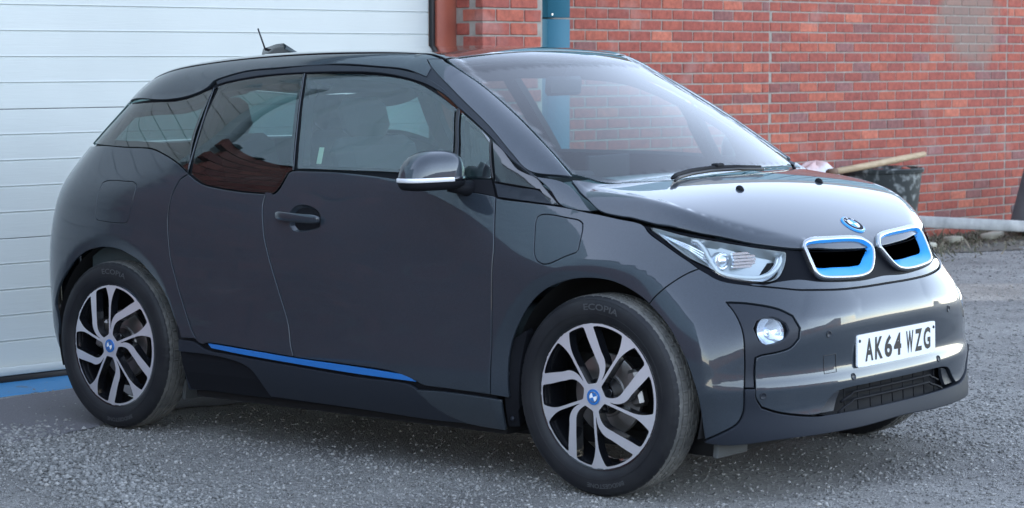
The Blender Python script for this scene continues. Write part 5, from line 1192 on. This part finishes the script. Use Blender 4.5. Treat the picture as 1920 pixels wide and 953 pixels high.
mb=MB(); mb.box((-4.06,2.30,1.8),(.08,.155,3.8),bev=.005)
M_JB=mat('red_oxide_jamb_paint',(.30,.075,.045),.55,0,.15,.3); noise_col(M_JB,5,(.26,.065,.042),(.36,.095,.055),.3,.7); mb.build('door_jamb',M_JB,GD,auto=30)
# blue painted threshold kerb
M_KB=mat('worn_blue_floor_paint',(.05,.28,.55),.6); 
def kerb_mat(M):
    r=noise_col(M,7,(.10,.13,.15),(.04,.20,.40),.30,.38,bump=.4,bscale=90,dist=.003,detail=9)
kerb_mat(M_KB)
V=[];F=[];n=120; ed=[]
KB=MB()
for i in range(n+1):
    y=-4.4+7.0*i/n; fr_=-3.665+random.uniform(-.006,.006)+.006*math.sin(y*9)
    ed.append(((-4.04,y),(fr_,y)))
for i,(a_,b_) in enumerate(ed):
    za=-.058-.0; 
    V+= [(a_[0],a_[1],-.052),(b_[0]-.012,b_[1],-.050),(b_[0],b_[1],-.056),(b_[0],b_[1],-.12)]
for i in range(n):
    for k in range(3): F.append((i*4+k,i*4+k+1,i*4+4+k+1,i*4+4+k))
ko_=mesh_obj('blue_kerb_strip',V,F,M_KB,None,False); ko_.matrix_world=BM; tag(ko_,kind='structure')
# ---------------------------------------------------------------- clutter by the wall
BK=bempty('rubble_bucket',label='black speckled builder bucket in front of the brick wall',cat='bucket')
M_BU=mat('mortar_splashed_black_plastic',(.03,.035,.035),.6); 
b_=M_BU.node_tree.nodes['Principled BSDF']; noise_col(M_BU,16,(.022,.028,.028),(.30,.32,.31),.52,.72,bump=.3,bscale=40,dist=.004)
cx,cy=-4.98,7.76
mb=MB(); mb.lathe([(.0,.0),(.235,.0),(.245,.02),(.305,.60),(.318,.605),(.325,.63),(.312,.64),(.300,.625),(.296,.60),(.235,.03),(0,.03)],40,'z',(cx,cy,.02)); mb.build('bucket_shell',M_BU,BK,True,auto=35)
mb=MB(); mb.tube([(cx+.02,cy+.325,.60),(cx+.04,cy+.40,.545),(cx+.03,cy+.45,.53),(cx-.02,cy+.52,.55)],.008,8); mb.build('rope_handle',mat('grey_rope',(.2,.2,.2),.9),BK,True)
mb=MB(); 
for i in range(26): a=random.uniform(0,6.28); r=random.uniform(0,.24); mb.box((cx+r*math.cos(a),cy+r*math.sin(a),.57+random.uniform(0,.05)),(random.uniform(.05,.1),random.uniform(.05,.12),random.uniform(.03,.06)),Matrix.Rotation(random.uniform(0,3),3,'Z')@Matrix.Rotation(random.uniform(-.5,.5),3,'X'),bev=.006)
rub=mb.build('brick_rubble',M_BRS,None); rub.matrix_world=BM; tag(rub,kind='stuff')
SK=bempty('wooden_shaft',label='pale wooden tool shaft resting across the black bucket',cat='tool handle')
mb=MB(); mb.tube([(-4.86,7.0,.655),(-4.9,7.5,.685),(-5.02,8.0,.706),(-5.08,8.46,.735)],[.024,.026,.026,.022],12); mb.build('shaft',mat('weathered_pale_wood',(.45,.33,.20),.7),SK,True)
noise_col(bpy.data.materials['weathered_pale_wood'],6,(.34,.24,.14),(.50,.38,.24),.3,.7,stretch=(8,1,8))
SKb=MB(); SKb.tube([(-4.85,6.93,.65),(-4.86,7.02,.656)],[.030,.028],12); SKb.build('shaft_collar',mat('rusty_steel',(.14,.08,.05),.8),SK,True)
RB=bempty('rubble_sack',label='crumpled white and pink rubble sack left of the wooden shaft',cat='sack')
M_SK=mat('white_sack_plastic',(.62,.58,.58),.6); noise_col(M_SK,4,(.60,.42,.40),(.70,.69,.70),.42,.55)
V=[];F=[];n=28
for i in range(15):
    ph=math.pi*i/14
    for k in range(n):
        a=2*math.pi*k/n; r=1+.10*math.sin(3*a+i)+.08*math.sin(7*a-2*i)+.05*math.sin(11*a+3*i)
        V.append((-5.10+.16*r*math.sin(ph)**.7*math.cos(a),7.10+.30*r*math.sin(ph)**.7*math.sin(a),.36-.36*math.cos(ph)*(1+.05*math.sin(5*a))*.98))
for i in range(14):
    for k in range(n): F.append((i*n+k,i*n+(k+1)%n,(i+1)*n+(k+1)%n,(i+1)*n+k))
mesh_obj('sack_body',V,F,M_SK,RB,True)
M_CO=mat('weathered_grey_concrete',(.3,.3,.3),.9); noise_col(M_CO,9,(.22,.225,.22),(.40,.40,.39),.3,.7,bump=.5,bscale=60,dist=.004)
def beam(name,a,b,w_,h_,M,label,cat):
    a,b=Vector(a),Vector(b); d=b-a; x=d.normalized(); z=Vector((0,0,1)); y=z.cross(x).normalized(); z=x.cross(y); R=Matrix((x,y,z)).transposed()
    mb=MB(); mb.box((a+b)/2,(d.length,w_,h_),R,bev=.008); o=mb.build(name,M,None,auto=30); o.matrix_world=BM; tag(o,label,cat); return o
beam('concrete_lintel',(-4.90,7.4,.285),(-4.56,9.33,.140),.10,.088,M_CO,'long pale grey concrete lintel lying on the weeds along the wall','lintel')
beam('lintel_offcut',(-4.80,9.40,.13),(-4.95,9.58,.27),.07,.05,M_CO,'short grey offcut leaning up at the right hand end of the lintel','offcut')
M_SL=mat('dark_slate_board',(.07,.08,.085),.6); noise_col(M_SL,5,(.05,.06,.065),(.12,.13,.135),.3,.7)
sl_=MB(); sl_.box((-4.72,9.62,.36),(.26,.36,.62),Matrix.Rotation(math.radians(-24),3,'X'),bev=.01); o=sl_.build('leaning_slab',M_SL,None,auto=30); o.matrix_world=BM; tag(o,'dark grey slab leaning at an angle at the right edge of the brick wall','slab')
# pale stone edging scraps
for i,(x,y,s_) in enumerate([(-4.15,9.45,.34),(-4.22,8.95,.16),(-4.1,8.35,.12)]):
    mb=MB(); mb.box((x,y,.03),(.10,s_,.05),Matrix.Rotation(.2-i*.3,3,'Z'),bev=.012); o=mb.build('kerb_scrap',mat('pale_stone_%s'%'abc'[i],(.42,.40,.32),.9),None,auto=30)
    tag(o,['long pale stone strip at the right edge by the lintel','pale stone chunk in the middle of the weeds below the lintel','small pale stone near the car end of the lintel'][i],'stone')
# weeds and dry litter
M_WD=mat('dry_weeds',(.1,.12,.05),.9); isl(M_WD,[(0,(.06,.075,.04)),(.2,(.10,.105,.06)),(.45,(.17,.15,.105)),(.75,(.24,.20,.145)),(1,(.13,.10,.08))])
V=[];F=[]
for i in range(9000):
    y=random.uniform(6.6,11); x=-4.45+ .55*random.gauss(0,.6)+.05*(y-8); h=random.uniform(.008,.036)*(1+ (random.random()<.06)*1.8); 
    if 7.9<y<8.3: h*=1.7
    a=random.uniform(0,6.28); w_=random.uniform(.003,.009); lx,ly=random.gauss(0,.03),random.gauss(0,.03); k=len(V)
    V+=[(x-w_*math.cos(a),y-w_*math.sin(a),0),(x+w_*math.cos(a),y+w_*math.sin(a),0),(x+lx*.5+w_*math.cos(a),y+ly*.5+w_*math.sin(a),h*.6),(x+lx,y+ly,h)]
    F+=[(k,k+1,k+2),(k,k+2,k+3)]
tag(mesh_obj('weeds',V,F,M_WD,None,False),kind='stuff')
TW=MB()
for i in range(9):
    y0=8.35+random.uniform(-.12,.12); x0=-4.55+random.uniform(-.04,.04); TW.tube([(x0,y0,0),(x0+random.uniform(-.04,.04),y0+random.uniform(-.08,.08),.18),(x0+random.uniform(-.08,.08),y0+random.uniform(-.2,.2),random.uniform(.3,.46))],[.004,.003,.0015],5)
o=TW.build('dead_weed',mat('dead_stem_brown',(.10,.08,.07),.9),None); tag(o,'tall leafless dead weed rising in front of the grey lintel','weed')
M_SOIL=mat('soil_strip',(.09,.08,.065),.95); noise_col(M_SOIL,22,(.05,.045,.038),(.17,.15,.12),.3,.7,bump=1,bscale=60,dist=.01)
V=[(-5.6,5.0,.003)]+[(-5.6,13,.003)]+[(-3.75+.16*math.sin(y*2.3)+.10*math.sin(y*6.1)+random.uniform(-.07,.07)+.08*(y-8),y,.006) for y in np.linspace(13,5.0,60)]
tag(mesh_obj('soil_bed',V,[tuple(range(len(V)))],M_SOIL,None,False),kind='structure')

# ---------------------------------------------------------------- what stands behind the camera and shows in the paintwork
OP=empty('workshop_building',(0,0,0),'blue grey corrugated workshop on a dark brick base facing the side of the car','building')
M_CL=mat('blue_grey_cladding',(.36,.45,.50),.45,.2,.2,.2); M_DB=mat('dark_brick_base',(.10,.045,.045),.9)
noise_col(M_DB,3,(.15,.07,.07),(.22,.09,.08),.3,.7)
V=[];F=[]; Y0=-13.5; xa,xb=-45,2.2; k=0; xs=[]; x=xa
while x<xb: xs+=[(x,0),(x+.10,0),(x+.14,.07),(x+.30,.07),(x+.34,0)]; x+=.42
for (x,d) in xs: V+=[(x,Y0+d,4.1),(x,Y0+d,10.5)]
for i in range(len(xs)-1): F.append((2*i,2*i+2,2*i+3,2*i+1))
mesh_obj('wall_cladding',V,F,M_CL,OP,False)
mb=MB(); mb.box(((xa+xb)/2,Y0-.4,2.05),(xb-xa,.9,4.1)); mb.build('brick_base',M_DB,OP)
mb=MB(); mb.box(((xa+xb)/2,Y0-4.1,5.2),(xb-xa,8,10.2)); mb.build('rear_block',M_CL,OP)
M_RF=mat('grey_roof_sheet',(.16,.17,.18),.6)
mb=MB(); mb.box(((xa+xb)/2,Y0-4,10.6),(xb-xa+.5,8.8,.14)); mb.build('roof',M_RF,OP)
M_HB=mat('far_house_brick',(.28,.14,.10),.9); M_HR=mat('far_roof_tile',(.16,.09,.07),.8); M_WN=mat('far_window_glass',(.08,.10,.12),.1)
def house(x,y,w_,d,h,lab):
    t=empty('house',(x,y,0),lab,'house','houses across the road'); 
    mb=MB(); mb.box((0,0,h/2),(d,w_,h)); mb.build('wall',M_HB,t)
    mb=MB(); r=h*.45; mb.add([(-d/2-.2,-w_/2-.2,h),(d/2+.2,-w_/2-.2,h),(d/2+.2,w_/2+.2,h),(-d/2-.2,w_/2+.2,h),(0,-w_/2-.2,h+r),(0,w_/2+.2,h+r)],[(0,1,2,3),(0,3,5,4),(1,4,5,2),(0,4,1),(3,2,5)]); mb.build('roof',M_HR,t)
    for i in range(2):
        for j in range(2):
            mb=MB(); mb.box((-d/2-.02,(i-.5)*w_*.5,1.4+j*h*.42),(.06,w_*.16,1.1)); mb.build('window',M_WN,t)
labs=['gabled brick house at the far end of the row across the road','gabled brick house next but one from the far end across the road','gabled brick house third from the far end across the road','gabled brick house furthest left across the road','second gabled brick house across the road','third gabled brick house across the road','fourth gabled brick house across the road','fifth gabled brick house across the road','gabled brick house furthest right across the road']
for i in range(9): house(48,-80+i*14,13.9,9,4.4+(i%3)*.25,labs[i])
